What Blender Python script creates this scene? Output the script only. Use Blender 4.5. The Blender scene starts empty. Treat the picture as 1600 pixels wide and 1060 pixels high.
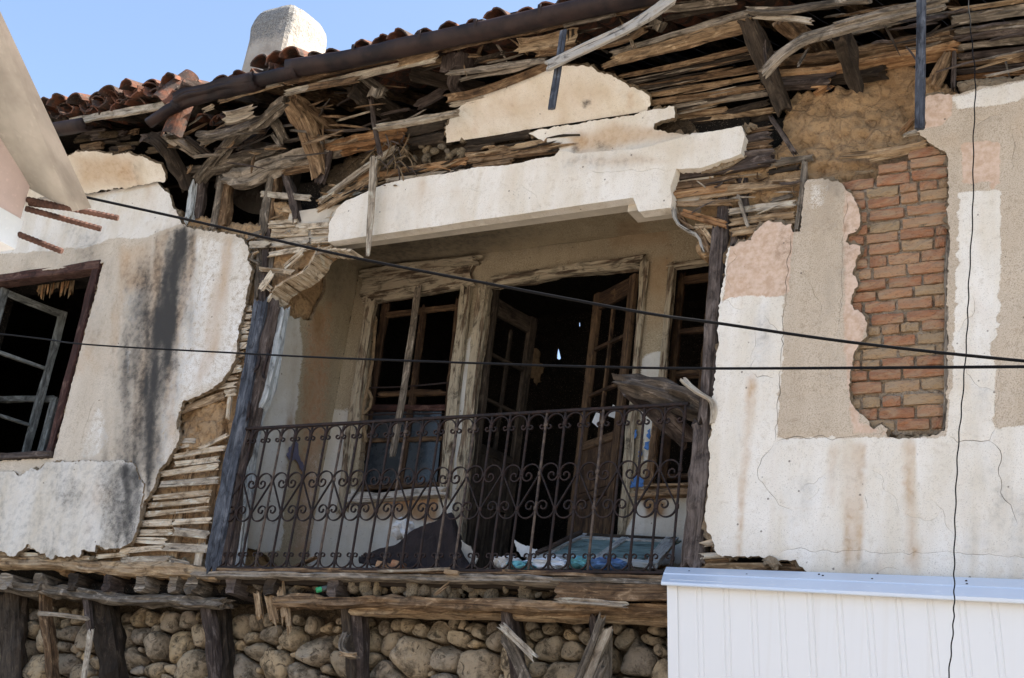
import bpy, math, random
import numpy as np
from mathutils import Vector, Matrix
from mathutils.geometry import delaunay_2d_cdt

random.seed(7)
rng = np.random.default_rng(7)
scene = bpy.context.scene
COL = scene.collection

# ------------------------------------------------------------------ camera
FPX = 2126.523
CX, CY = 800.0, 530.0
M = np.array([[0.86279173, 0.48971307, 0.12558481],
              [0.0752298, -0.37000543, 0.92597865],
              [0.49993091, -0.789479, -0.35607864]]).T
CAM = np.array([0.0, -7.3, 1.6])
cam_data = bpy.data.cameras.new('camera')
cam = bpy.data.objects.new('camera', cam_data)
COL.objects.link(cam)
cam_data.sensor_width = 36.0
cam_data.lens = FPX / 1600.0 * 36.0
cam_data.clip_start = 0.1
cam_data.clip_end = 2000.0
R3 = Matrix([list(M[0]), list(M[1]), list(M[2])])
cam.matrix_world = Matrix.Translation(Vector(CAM)) @ R3.to_4x4()
scene.camera = cam

# ------------------------------------------------------------------ light
SUN_EL, SUN_AZ = 52.0, 62.0          # azimuth measured from +Y towards +X
world = bpy.data.worlds.new("World")
scene.world = world
world.use_nodes = True
wn = world.node_tree
wn.nodes.clear()
w_out = wn.nodes.new('ShaderNodeOutputWorld')
w_bg = wn.nodes.new('ShaderNodeBackground')
w_sky = wn.nodes.new('ShaderNodeTexSky')
w_sky.sky_type = 'NISHITA'
w_sky.sun_disc = False
w_sky.sun_elevation = math.radians(SUN_EL)
w_sky.sun_rotation = math.radians(SUN_AZ)
w_sky.altitude = 300
w_sky.air_density = 1.0
w_sky.dust_density = 2.5
w_sky.ozone_density = 1.0
w_bg.inputs[1].default_value = 0.108
wn.links.new(w_sky.outputs[0], w_bg.inputs[0])
wn.links.new(w_bg.outputs[0], w_out.inputs[0])
sun_data = bpy.data.lights.new('sun', 'SUN')
sun_data.energy = 5.0
sun_data.angle = math.radians(0.55)
sun_data.color = (1.0, 0.94, 0.84)
sun = bpy.data.objects.new('sun', sun_data)
COL.objects.link(sun)
_e, _a = math.radians(SUN_EL), math.radians(SUN_AZ)
SUND = Vector((math.cos(_e) * math.sin(_a), math.cos(_e) * math.cos(_a), math.sin(_e)))
sun.rotation_euler = SUND.to_track_quat('Z', 'Y').to_euler()
sun.location = (20, 10, 40)
scene.view_settings.view_transform = 'Standard'
scene.view_settings.look = 'None'
scene.view_settings.exposure = 1.68
scene.view_settings.gamma = 1.0
scene.view_settings.use_curve_mapping = False

# ------------------------------------------------------------------ projection helpers (calibrated camera)
def ray(u, v):
    return M @ np.array([u - CX, -(v - CY), -FPX])
def hY(u, v, Y=0.0):
    d = ray(u, v); return CAM + d * ((Y - CAM[1]) / d[1])
def hX(u, v, X):
    d = ray(u, v); return CAM + d * ((X - CAM[0]) / d[0])
def hZ(u, v, Z):
    d = ray(u, v); return CAM + d * ((Z - CAM[2]) / d[2])
def proj(p):
    q = M.T @ (np.asarray(p, float) - CAM)
    return np.array([CX + FPX * q[0] / -q[2], CY - FPX * q[1] / -q[2]])
def projv(P):
    q = (P - CAM) @ M
    return CX + FPX * q[:, 0] / -q[:, 2], CY - FPX * q[:, 1] / -q[:, 2]

class Plane:
    def __init__(s, p0, A, B):
        s.p0 = np.array(p0, float); s.A = np.array(A, float); s.B = np.array(B, float)
        s.A /= np.linalg.norm(s.A); s.B /= np.linalg.norm(s.B)
        s.N = np.cross(s.A, s.B)
    def hit(s, u, v, off=0.0):
        d = ray(u, v); o = s.p0 + s.N * off
        return CAM + d * (((o - CAM) @ s.N) / (d @ s.N))
    def px(s, u, v, off=0.0):
        p = s.hit(u, v, off) - s.p0
        return (p @ s.A, p @ s.B)
    def pts(s, ab, n):
        ab = np.asarray(ab, float); n = np.asarray(n, float)
        return s.p0 + ab[:, :1] * s.A + ab[:, 1:2] * s.B + n.reshape(-1, 1) * s.N
def facade(Y):
    return Plane((0, Y, 0), (1, 0, 0), (0, 0, 1))
ZS = 6.56; KS = 1.375
SOF = Plane((0, 0, ZS), (1, 0, 0), (0, -KS, 1))
def P(p):
    """(u, v, depth): depth is the Y of a facade-parallel plane, or ('S', off) for the sloping soffit"""
    u, v, y = p
    if isinstance(y, tuple):
        return SOF.hit(u, v, y[1])
    return hY(u, v, y)

# ------------------------------------------------------------------ noise
def _h(ix, iy, seed):
    n = (ix.astype(np.int64) * 374761393 + iy.astype(np.int64) * 668265263 + int(seed) * 1274126177) & 0x7fffffff
    n = ((n ^ (n >> 13)) * 1274126177) & 0x7fffffff
    return ((n ^ (n >> 16)) & 0xffff) / 65535.0
def vnoise(x, y, seed=0):
    x = np.asarray(x, float); y = np.asarray(y, float)
    ix = np.floor(x); iy = np.floor(y); fx = x - ix; fy = y - iy
    fx = fx * fx * (3 - 2 * fx); fy = fy * fy * (3 - 2 * fy)
    a = _h(ix, iy, seed); b = _h(ix + 1, iy, seed); c = _h(ix, iy + 1, seed); d = _h(ix + 1, iy + 1, seed)
    return ((a * (1 - fx) + b * fx) * (1 - fy) + (c * (1 - fx) + d * fx) * fy) * 2 - 1
def fbm(x, y, seed=0, octs=4, g=0.5):
    s = 0; amp = 1.0; t = 0
    for o in range(octs):
        s = s + amp * vnoise(np.asarray(x) * 2 ** o, np.asarray(y) * 2 ** o, seed + o * 17); t += amp; amp *= g
    return s / t
def sstep(a, b, x):
    t = np.clip((x - a) / (b - a), 0, 1); return t * t * (3 - 2 * t)
_seed = [100]
def nseed():
    _seed[0] += 1; return _seed[0]

# ------------------------------------------------------------------ materials
class NB:
    def __init__(s, name):
        s.m = bpy.data.materials.new(name); s.m.use_nodes = True
        s.t = s.m.node_tree; s.t.nodes.clear()
        s.out = s.n('ShaderNodeOutputMaterial'); s.b = s.n('ShaderNodeBsdfPrincipled')
        s.l(s.b.outputs[0], s.out.inputs[0]); s.b.inputs['Roughness'].default_value = 0.9
        s.b.inputs['Specular IOR Level'].default_value = 0.25
    def n(s, typ, **k):
        nd = s.t.nodes.new(typ)
        for a, v in k.items(): setattr(nd, a, v)
        return nd
    def l(s, a, b): s.t.links.new(a, b)
    def coord(s, kind='Object'):
        return s.n('ShaderNodeTexCoord').outputs[kind]
    def mapping(s, vec, scale=(1, 1, 1), loc=(0, 0, 0), rot=(0, 0, 0)):
        m = s.n('ShaderNodeMapping'); s.l(vec, m.inputs[0])
        m.inputs['Scale'].default_value = scale; m.inputs['Location'].default_value = loc; m.inputs['Rotation'].default_value = rot
        return m.outputs[0]
    def noise(s, vec, scale, detail=4, rough=0.55, dist=0.0):
        nd = s.n('ShaderNodeTexNoise'); s.l(vec, nd.inputs['Vector'])
        nd.inputs['Scale'].default_value = scale; nd.inputs['Detail'].default_value = detail
        nd.inputs['Roughness'].default_value = rough; nd.inputs['Distortion'].default_value = dist
        return nd.outputs[0]
    def ramp(s, fac, stops, interp='LINEAR'):
        r = s.n('ShaderNodeValToRGB'); s.l(fac, r.inputs[0]); e = r.color_ramp.elements
        r.color_ramp.interpolation = interp
        while len(e) < len(stops): e.new(0.5)
        for i, (p, c) in enumerate(stops):
            e[i].position = p
            e[i].color = (c, c, c, 1) if not hasattr(c, '__len__') else (*c[:3], 1)
        return r.outputs[0]
    def mix(s, fac, a, b, mode='MIX'):
        m = s.n('ShaderNodeMix', data_type='RGBA', blend_type=mode)
        for sock, val in ((m.inputs['Factor'], fac), (m.inputs[6], a), (m.inputs[7], b)):
            if hasattr(val, 'node'): s.l(val, sock)
            elif hasattr(val, '__len__'): sock.default_value = (*val[:3], 1)
            else: sock.default_value = val
        return m.outputs[2]
    def math(s, op, a, b=0.0, c=None, clamp=False):
        m = s.n('ShaderNodeMath', operation=op, use_clamp=clamp)
        for i, v in enumerate((a, b, c)):
            if v is None: continue
            if hasattr(v, 'node'): s.l(v, m.inputs[i])
            else: m.inputs[i].default_value = v
        return m.outputs[0]
    def bump(s, h, strength=0.5, dist=0.01):
        b = s.n('ShaderNodeBump'); s.l(h, b.inputs['Height'])
        b.inputs['Strength'].default_value = strength; b.inputs['Distance'].default_value = dist
        s.l(b.outputs[0], s.b.inputs['Normal']); return b
    def color(s, c):
        if hasattr(c, 'node'): s.l(c, s.b.inputs['Base Color'])
        else: s.b.inputs['Base Color'].default_value = (*c[:3], 1)
    def rand(s):
        return s.n('ShaderNodeObjectInfo').outputs['Random']

def lin(r, g, b):
    f = lambda c: (c / 255 / 12.92) if c / 255 <= 0.04045 else ((c / 255 + 0.055) / 1.055) ** 2.4
    return (f(r), f(g), f(b))

MAT = {}
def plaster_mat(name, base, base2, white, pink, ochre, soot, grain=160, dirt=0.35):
    b = NB(name); co = b.coord()
    nv = b.noise(b.mapping(co, (5.5, 5.5, .9)), 1.0, 5, .6, .4)
    n1 = b.noise(co, 2.3, 6, 0.6); n2 = b.noise(co, 22, 5, 0.65); n3 = b.noise(co, grain, 3, 0.6)
    at = b.n('ShaderNodeAttribute', attribute_name='mask')
    sep = b.n('ShaderNodeSeparateColor'); b.l(at.outputs['Color'], sep.inputs[0])
    nv = b.noise(b.mapping(co, (5.5, 5.5, .9)), 1.0, 5, .6, .4)
    jig = b.math('MULTIPLY', b.math('SUBTRACT', b.math('ADD', b.math('MULTIPLY', n2, 0.55), b.math('MULTIPLY', n3, 0.45)), 0.5), 1.1)
    def fac(ch, lo, hi, j=1.0):
        x = b.math('ADD', ch, b.math('MULTIPLY', b.math('MULTIPLY', jig, j), b.math('MULTIPLY', b.math('MULTIPLY', ch, b.math('SUBTRACT', 1.0, ch)), 4.0)))
        m = b.n('ShaderNodeMapRange', interpolation_type='SMOOTHSTEP'); b.l(x, m.inputs[0])
        m.inputs[1].default_value = lo; m.inputs[2].default_value = hi
        return m.outputs[0]
    c = b.mix(b.ramp(n1, [(0.35, 0), (0.65, 1)]), base, base2)
    c = b.mix(b.ramp(nv, [(0.40, 0), (0.64, .55)]), c, tuple(x * k for x, k in zip(base, (1.16, 1.18, 1.22))))
    c = b.mix(b.ramp(n2, [(0.32, .5), (0.46, 0)]), c, tuple(x * k for x, k in zip(base, (.68, .63, .57))))
    c = b.mix(b.ramp(n3, [(0.36, 0.6), (0.5, 0.0)]), c, (base[0] * .45, base[1] * .42, base[2] * .38))   # sand grains
    c = b.mix(b.math('MULTIPLY', b.ramp(n3, [(0.58, 0), (0.68, 1)]), 0.25), c, (0.72, 0.68, 0.6))
    c = b.mix(fac(at.outputs['Alpha'], 0.35, 0.65), c, b.mix(b.ramp(n2, [(0.4, 0), (0.62, 1)]), pink, (pink[0] * .82, pink[1] * .75, pink[2] * .68)))
    wv = b.mix(b.ramp(nv, [(0.38, 0), (0.66, .75)]), white, (white[0] * .84, white[1] * .79, white[2] * .70))
    wv = b.mix(b.ramp(n2, [(0.30, .45), (0.46, 0)]), wv, (white[0] * .66, white[1] * .60, white[2] * .52))
    wv = b.mix(b.ramp(n1, [(0.45, 0), (0.72, dirt)]), wv, (white[0] * .78, white[1] * .70, white[2] * .58))
    wv = b.mix(b.ramp(n3, [(0.30, 0.5), (0.44, 0)]), wv, (0.25, 0.21, 0.17))
    c = b.mix(fac(sep.outputs[0], 0.35, 0.62), c, wv)
    c = b.mix(fac(sep.outputs[2], 0.1, 1.0, 0.6), c, b.mix(b.ramp(n2, [(0.3, 0), (0.7, 1)]), ochre, (ochre[0] * .7, ochre[1] * .62, ochre[2] * .55)))
    c = b.mix(fac(sep.outputs[1], 0.05, 1.0, 1.5), c, soot)
    # small pock marks
    v = b.n('ShaderNodeTexVoronoi'); b.l(co, v.inputs['Vector']); v.inputs['Scale'].default_value = 9.0; v.inputs['Randomness'].default_value = 1.0
    c = b.mix(b.ramp(v.outputs['Distance'], [(0.045, 0.8), (0.075, 0)]), c, (0.14, 0.11, 0.085))
    b.color(c)
    h = b.math('ADD', b.math('MULTIPLY', n2, 0.45), b.math('ADD', b.math('MULTIPLY', n3, 0.5), b.math('MULTIPLY', n1, 1.0)))
    b.bump(h, 0.5, 0.015)
    MAT[name] = b.m
    return b.m
plaster_mat('plaster', (.54, .445, .335), (.49, .395, .29), (.82, .775, .70), (.66, .50, .385), (.60, .42, .25), (.050, .047, .044))
plaster_mat('plaster_left', (.60, .525, .425), (.53, .455, .36), (.78, .755, .71), (.66, .50, .385), (.56, .40, .25), (.050, .047, .044))
plaster_mat('loggia_plaster', (.31, .255, .17), (.25, .205, .135), (.53, .52, .48), (.40, .26, .165), (.28, .18, .095), (.05, .042, .035), dirt=.6)  # plaster tones darkened to paint in the shade of the recess

def mud_mat(name, c1, c2, c3, sc=1.0):
    b = NB(name); co = b.coord()
    n1 = b.noise(co, 3.5 * sc, 6, 0.6, 0.3); n2 = b.noise(co, 28 * sc, 6, 0.7); n3 = b.noise(co, 120, 3)
    c = b.mix(b.ramp(n1, [(0.35, 0), (0.62, 1)]), c1, c2)
    c = b.mix(b.ramp(n2, [(0.3, 1), (0.5, 0)]), c, c3)
    c = b.mix(b.ramp(n3, [(0.62, 0), (0.72, .6)]), c, (.55, .45, .33))
    b.color(c)
    n4 = b.noise(co, 11 * sc, 7, .75, .6)
    c = b.mix(b.ramp(n4, [(0.34, .6), (0.45, 0)]), c, c3)
    vw = b.n('ShaderNodeVectorMath', operation='ADD'); b.l(co, vw.inputs[0]); nn_ = b.n('ShaderNodeTexNoise'); b.l(co, nn_.inputs['Vector']); nn_.inputs['Scale'].default_value = 7.0 * sc; nn_.inputs['Detail'].default_value = 5
    vs_ = b.n('ShaderNodeVectorMath', operation='SCALE'); b.l(nn_.outputs['Color'], vs_.inputs[0]); vs_.inputs['Scale'].default_value = .16 / sc; b.l(vs_.outputs[0], vw.inputs[1])
    vc = b.n('ShaderNodeTexVoronoi', feature='DISTANCE_TO_EDGE'); b.l(vw.outputs[0], vc.inputs['Vector']); vc.inputs['Scale'].default_value = 4.2 * sc
    crk = b.ramp(vc.outputs['Distance'], [(0.0, 0), (0.045, 1)])
    c = b.mix(crk, b.mix(.35, c, c3), c)
    b.color(c)
    b.bump(b.math('ADD', b.math('ADD', n2, b.math('MULTIPLY', n4, 1.0)), b.math('ADD', b.math('MULTIPLY', n3, 0.4), b.math('MULTIPLY', crk, .35))), 1.0, 0.04)
    MAT[name] = b.m
mud_mat('mud', (.60, .40, .22), (.49, .315, .165), (.24, .145, .078))
mud_mat('plaster_core', (.47, .37, .25), (.38, .28, .18), (.22, .15, .09), 2)
mud_mat('mortar', (.17, .12, .07), (.105, .075, .045), (.04, .028, .018), 1.5)
mud_mat('brick_mortar', (.58, .48, .37), (.37, .27, .175), (.20, .13, .08), 1.5)
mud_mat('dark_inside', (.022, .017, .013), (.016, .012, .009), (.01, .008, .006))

def wood_mat(name, dark, mid, light, crack=(.02, .014, .01), lo=.3, hi=.68, paint=None, paint_amt=.5, rough=.85):
    b = NB(name); uv = b.coord('UV'); rnd = b.rand()
    off = b.n('ShaderNodeCombineXYZ'); b.l(b.math('MULTIPLY', rnd, 37.0), off.inputs[0]); b.l(b.math('MULTIPLY', rnd, 91.0), off.inputs[1])
    va = b.n('ShaderNodeVectorMath', operation='ADD'); b.l(uv, va.inputs[0]); b.l(off.outputs[0], va.inputs[1])
    g = b.mapping(va.outputs[0], (1.9, 64, 1)); g2 = b.mapping(va.outputs[0], (6.0, 240, 1)); g3 = b.mapping(va.outputs[0], (2.6, 11.0, 1))
    n1 = b.noise(g, 1.0, 5, 0.6, 0.4); n2 = b.noise(g2, 1.0, 4, 0.6); n3 = b.noise(g3, 1.0, 5, 0.6, 0.5)
    f = b.math('ADD', b.math('MULTIPLY', n1, 0.45), b.math('ADD', b.math('MULTIPLY', n3, 0.40), b.math('MULTIPLY', n2, 0.15)))
    f = b.math('ADD', f, b.math('MULTIPLY', b.math('SUBTRACT', rnd, 0.5), 0.16))
    c = b.ramp(f, [(lo, dark), ((lo + hi) / 2, mid), (hi, light)])
    if paint:
        pf = b.ramp(b.math('ADD', b.math('MULTIPLY', n3, 0.7), b.math('MULTIPLY', n1, 0.3)), [(0.50 - paint_amt * .22, 0), (0.54 - paint_amt * .22, 1)])
        c = b.mix(pf, c, b.mix(n2, (paint[0] * .75, paint[1] * .73, paint[2] * .7), paint))
    n5 = b.noise(b.mapping(va.outputs[0], (7.0, 16.0, 1)), 1.0, 6, .7, .8)
    c = b.mix(b.ramp(n5, [(0.36, 0.75), (0.5, 0)]), c, tuple(x * .55 for x in dark))
    c = b.mix(b.ramp(n5, [(0.55, 0), (0.66, .7)]), c, tuple(min(.7, x * 1.3) for x in light))
    c = b.mix(b.ramp(n1, [(0.32, 0.9), (0.40, 0)]), c, crack)
    c = b.mix(b.ramp(n2, [(0.33, 0.55), (0.45, 0)]), c, crack)
    b.color(c); b.b.inputs['Roughness'].default_value = rough
    b.bump(b.math('ADD', b.math('ADD', n1, n5), b.math('MULTIPLY', n2, 0.6)), 0.9, 0.012)
    MAT[name] = b.m
wood_mat('wood_dark', (.014, .010, .007), (.036, .026, .018), (.09, .068, .049))
wood_mat('wood_brown', (.040, .022, .011), (.165, .100, .053), (.38, .265, .16))
wood_mat('wood_grey', (.045, .036, .027), (.175, .143, .108), (.40, .34, .27))
wood_mat('wood_tan', (.09, .053, .026), (.30, .20, .112), (.53, .40, .255))
wood_mat('wood_orange', (.10, .042, .015), (.31, .16, .07), (.48, .31, .165))
wood_mat('wood_pale', (.17, .13, .09), (.40, .335, .255), (.58, .51, .41))
wood_mat('lath', (.18, .115, .06), (.50, .39, .265), (.70, .60, .46), lo=.34, hi=.6)
wood_mat('wood_bluegrey', (.020, .022, .028), (.055, .062, .078), (.15, .16, .18))
wood_mat('wood_post', (.026, .018, .016), (.075, .056, .047), (.18, .145, .125))
wood_mat('wood_log', (.03, .022, .017), (.10, .078, .06), (.27, .22, .175))
wood_mat('wood_red', (.028, .012, .010), (.065, .028, .022), (.15, .09, .07))
wood_mat('wood_peel', (.06, .04, .025), (.14, .10, .065), (.25, .19, .13), paint=(.40, .345, .25), paint_amt=.25)
wood_mat('wood_peel_white', (.08, .06, .04), (.17, .13, .09), (.28, .23, .17), paint=(.50, .47, .42), paint_amt=.55)
wood_mat('wood_door', (.018, .010, .006), (.055, .030, .016), (.13, .08, .042))
wood_mat('wood_teal', (.05, .10, .10), (.10, .20, .21), (.30, .36, .34), paint=(.20, .32, .34), paint_amt=.7)
wood_mat('wood_whiteblue', (.16, .17, .17), (.38, .42, .44), (.6, .64, .66), paint=(.50, .54, .55), paint_amt=.9)
wood_mat('wood_sash', (.06, .06, .055), (.17, .18, .17), (.34, .36, .34))

def brick_mat():
    b = NB('brick'); co = b.coord(); r = b.rand()
    off = b.n('ShaderNodeCombineXYZ'); b.l(b.math('MULTIPLY', r, 50.0), off.inputs[0])
    va = b.n('ShaderNodeVectorMath', operation='ADD'); b.l(co, va.inputs[0]); b.l(off.outputs[0], va.inputs[1])
    n1 = b.noise(va.outputs[0], 1.6, 6, .65, .3); n2 = b.noise(va.outputs[0], 9, 5, .7); n3 = b.noise(va.outputs[0], 30, 3, .6)
    c = b.ramp(r, [(0, (.48, .225, .12)), (.30, (.40, .185, .10)), (.52, (.53, .29, .165)), (.74, (.50, .34, .20)), (1, (.44, .32, .195))])
    c = b.mix(b.ramp(n1, [(.42, 0), (.68, .75)]), c, (.50, .37, .24))
    c = b.mix(b.ramp(n2, [(.32, .6), (.46, 0)]), c, (.10, .045, .025))
    c = b.mix(b.ramp(n3, [(.62, 0), (.72, .4)]), c, (.52, .36, .24))
    b.color(c); b.bump(b.math('ADD', n2, b.math('MULTIPLY', n3, .5)), .9, .02)
    MAT['brick'] = b.m
brick_mat()
def stone_mat():
    b = NB('stone'); co = b.coord(); r = b.rand()
    off = b.n('ShaderNodeCombineXYZ'); b.l(b.math('MULTIPLY', r, 70.0), off.inputs[1])
    va = b.n('ShaderNodeVectorMath', operation='ADD'); b.l(co, va.inputs[0]); b.l(off.outputs[0], va.inputs[1])
    n1 = b.noise(va.outputs[0], 1.2, 6, .6, .5); n2 = b.noise(va.outputs[0], 8, 5, .7); n3 = b.noise(va.outputs[0], 40, 3, .6)
    c = b.ramp(r, [(0, (.48, .38, .25)), (.25, (.37, .305, .22)), (.45, (.54, .41, .255)), (.65, (.33, .29, .24)), (.85, (.56, .415, .24)), (1, (.44, .37, .285))])
    n4 = b.noise(va.outputs[0], 14.0, 6, .7, 1.2)
    c = b.mix(b.ramp(n1, [(.4, 0), (.65, .6)]), c, (.30, .24, .165))
    c = b.mix(b.ramp(n2, [(.36, .8), (.52, 0)]), c, (.075, .058, .038))
    c = b.mix(b.ramp(n4, [(.38, .8), (.47, 0)]), c, (.06, .047, .032))
    c = b.mix(b.ramp(n3, [(.6, 0), (.72, .35)]), c, (.5, .44, .36))
    b.color(c); b.bump(b.math('ADD', b.math('ADD', n2, n4), b.math('MULTIPLY', n3, .3)), .9, .03)
    MAT['stone'] = b.m
stone_mat()
def tile_mat():
    b = NB('tile'); co = b.coord(); r = b.rand()
    off = b.n('ShaderNodeCombineXYZ'); b.l(b.math('MULTIPLY', r, 30.0), off.inputs[2])
    va = b.n('ShaderNodeVectorMath', operation='ADD'); b.l(co, va.inputs[0]); b.l(off.outputs[0], va.inputs[1])
    n1 = b.noise(va.outputs[0], 9, 6, .65); n2 = b.noise(va.outputs[0], 45, 5, .7)
    c = b.ramp(r, [(0, (.13, .05, .028)), (.5, (.20, .08, .045)), (1, (.11, .05, .034))])
    c = b.mix(b.ramp(n1, [(.45, .9), (.62, 0)]), c, (.045, .037, .032))
    c = b.mix(b.ramp(n2, [(.6, 0), (.72, .6)]), c, (.42, .36, .29))
    b.color(c); b.bump(n2, .5, .01); MAT['tile'] = b.m
tile_mat()
def simple(name, c, rough=.7, metal=0.0, var=.25, sc=20, bump=.2, c2=None, spec=.3):
    b = NB(name); co = b.coord(); n = b.noise(co, sc, 5, .6); n2 = b.noise(co, sc * 7, 3, .6)
    c2 = c2 or tuple(x * (1 - var) for x in c)
    col = b.mix(b.ramp(n, [(.4, 0), (.62, 1)]), c, c2)
    col = b.mix(b.ramp(n2, [(.6, 0), (.75, .3)]), col, tuple(min(1, x * 1.5 + .02) for x in c))
    b.color(col); b.b.inputs['Roughness'].default_value = rough; b.b.inputs['Metallic'].default_value = metal
    b.b.inputs['Specular IOR Level'].default_value = spec
    b.bump(b.math('ADD', n, b.math('MULTIPLY', n2, .4)), bump, .006); MAT[name] = b.m; return b
simple('iron', (.013, .010, .010), .65, 0, .3, 30, .3, (.032, .018, .014), .2)
simple('iron_worn', (.024, .016, .014), .6, 0, .3, 14, .4, (.12, .085, .06), .3)
simple('gutter', (.014, .010, .011), .55, .0, .3, 5, .4, (.036, .022, .019), .2)
simple('concrete', (.43, .41, .37), .9, 0, .25, 3.5, .6, (.27, .255, .225))
simple('pink_wall', (.62, .50, .47), .9, 0, .08, 12, .25)
simple('white_wall', (.72, .76, .80), .9, 0, .06, 12, .2)
simple('sheet_white', (.77, .76, .735), .5, 0, .02, 1.2, .01, (.755, .745, .72), .3)
simple('sheet_cap', (.62, .69, .78), .35, 0, .03, 3, .02, None, .5)  # blue of the reflected sky is put into the cap's base colour
simple('cable', (.006, .006, .007), .75, 0, .2, 40, .1, None, .1)
simple('lintel_render', (.56, .50, .41), .92, 0, .2, 5, .3)
simple('rebar', (.11, .055, .04), .8, 0, .5, 30, .4)
simple('tarp', (.030, .022, .022), .9, 0, .3, 10, .3)
simple('cloth_white', (.60, .62, .64), .9, 0, .2, 14, .3)
simple('cloth_cyan', (.12, .36, .44), .9, 0, .3, 14, .3)
simple('cloth_blue', (.10, .20, .42), .9, 0, .3, 14, .3)
simple('paint_blue', (.06, .15, .36), .8, 0, .25, 40, .2)
simple('paint_violet', (.10, .095, .14), .9, 0, .25, 30, .2)
simple('green_plastic', (.03, .32, .12), .35, 0, .1, 20, .05, None, .5)
simple('plastic_dark', (.05, .06, .055), .25, 0, .1, 20, .05, None, .5)
b_ = None
simple('chimney', (.62, .57, .50), .92, 0, .15, 9, .5)
simple('paving', (.30, .27, .225), .9, 0, .2, 3, .3)
simple('straw', (.20, .14, .08), .95, 0, .4, 30, .3)
def glass_mat():
    b = NB('glass'); b.color((.02, .025, .03)); b.b.inputs['Roughness'].default_value = .12
    b.b.inputs['Specular IOR Level'].default_value = .5
    co = b.coord(); n = b.noise(co, 12, 4); b.l(b.ramp(n, [(.3, .1), (.7, .45)]), b.b.inputs['Roughness']); MAT['glass'] = b.m
glass_mat()
def sheet_mat():
    b = NB('sheet_white'); co = b.coord()
    n = b.noise(b.mapping(co, (14, 14, .5)), 1.0, 4, .6); n2 = b.noise(co, 1.1, 3, .5); n3 = b.noise(co, 60, 2, .5)
    c = b.mix(b.ramp(n2, [(.35, 0), (.7, 1)]), (.77, .765, .745), (.745, .745, .735))
    c = b.mix(b.ramp(n, [(.56, 0), (.8, .22)]), c, (.55, .49, .39))
    c = b.mix(b.ramp(n3, [(.80, 0), (.84, .5)]), c, (.35, .25, .16))
    b.color(c); b.b.inputs['Roughness'].default_value = .5; b.bump(b.math('ADD', n2, n), .10, .02); MAT['sheet_white'] = b.m
sheet_mat()
# chimney: lichen on its weather side
def chim_mat():
    b = NB('chimney_render'); co = b.coord(); n1 = b.noise(co, 4, 6, .65); n2 = b.noise(co, 26, 5, .7); n3 = b.noise(co, 90, 3)
    at = b.n('ShaderNodeAttribute', attribute_name='mask'); sep = b.n('ShaderNodeSeparateColor'); b.l(at.outputs['Color'], sep.inputs[0])
    c = b.mix(b.ramp(n1, [(.4, 0), (.65, 1)]), (.44, .39, .33), (.35, .295, .24))
    f = b.math('ADD', sep.outputs[1], b.math('MULTIPLY', b.math('SUBTRACT', n2, .5), 1.4))
    c = b.mix(b.ramp(f, [(.35, 0), (.8, 1)]), c, b.mix(b.ramp(n3, [(.35, 0), (.6, 1)]), (.09, .085, .08), (.30, .29, .27)))
    b.color(c); b.bump(b.math('ADD', n2, n1), .7, .03); MAT['chimney_render'] = b.m
chim_mat()

# ------------------------------------------------------------------ object helpers
GROUPS = {'splintered_plank': 'splintered planks leaning under the balcony', 'rag': 'rags and bundles on the balcony edge', 'gutter': 'pieces of the roof gutter', 'dangling_stick': 'sticks dangling from the eave', 'overhead_cable': 'cables crossing the facade', 'stick': 'sticks and battens on the lower struts', 'paper_sheet': 'loose sheets on the balcony', 'roof_tile': 'loose roof tiles at the left corner'}
def thing(name, label, cat, loc=(0, 0, 0), group=None):
    o = bpy.data.objects.new(name, None); COL.objects.link(o)
    o.location = loc; o['label'] = label; o['category'] = cat
    o.empty_display_size = .2
    group = group or GROUPS.get(name)
    if group: o['group'] = group
    return o
def tag(o, label=None, cat=None, group=None, kind=None):
    if label: o['label'] = label
    if cat: o['category'] = cat
    if group: o['group'] = group
    if kind: o['kind'] = kind
    return o
CHILD = []
def link(name, me, parent=None, loc=None, rot=None, scl=None):
    """object whose local transform is given in WORLD terms; keeps it there when parented"""
    o = bpy.data.objects.new(name, me); COL.objects.link(o)
    if loc is not None: o.location = loc
    if rot is not None: o.rotation_euler = rot
    if scl is not None: o.scale = scl
    if parent is not None:
        o.parent = parent; CHILD.append(o)
    return o
def finish_parents():
    cache = {}
    def wm(o):
        if o.name in cache: return cache[o.name]
        m = o.matrix_basis.copy()       # basis is already in world terms for every child
        cache[o.name] = m; return m
    for o in CHILD:
        o.matrix_parent_inverse = wm(o.parent).inverted()
def mesh(name, verts, faces, mats, midx=None, uv=None, smooth=False, mask=None):
    me = bpy.data.meshes.new(name)
    me.from_pydata([tuple(map(float, v)) for v in verts], [], [tuple(map(int, f)) for f in faces])
    for m in (mats if isinstance(mats, (list, tuple)) else [mats]):
        me.materials.append(MAT[m] if isinstance(m, str) else m)
    if midx is not None: me.polygons.foreach_set('material_index', np.asarray(midx, np.int32))
    if uv is not None:
        l = me.uv_layers.new(name='UVMap')
        vi = np.empty(len(me.loops), np.int32); me.loops.foreach_get('vertex_index', vi)
        if callable(uv): arr = uv(vi)
        else: arr = np.asarray(uv, np.float32)
        if len(arr) != len(me.loops): arr = arr[vi]
        l.data.foreach_set('uv', np.ascontiguousarray(arr, np.float32).ravel())
    if mask is not None:
        a = me.attributes.new('mask', 'FLOAT_COLOR', 'POINT'); a.data.foreach_set('color', np.ascontiguousarray(mask, np.float32).ravel())
    if smooth: me.polygons.foreach_set('use_smooth', np.ones(len(me.polygons), bool))
    me.update(); return me

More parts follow.
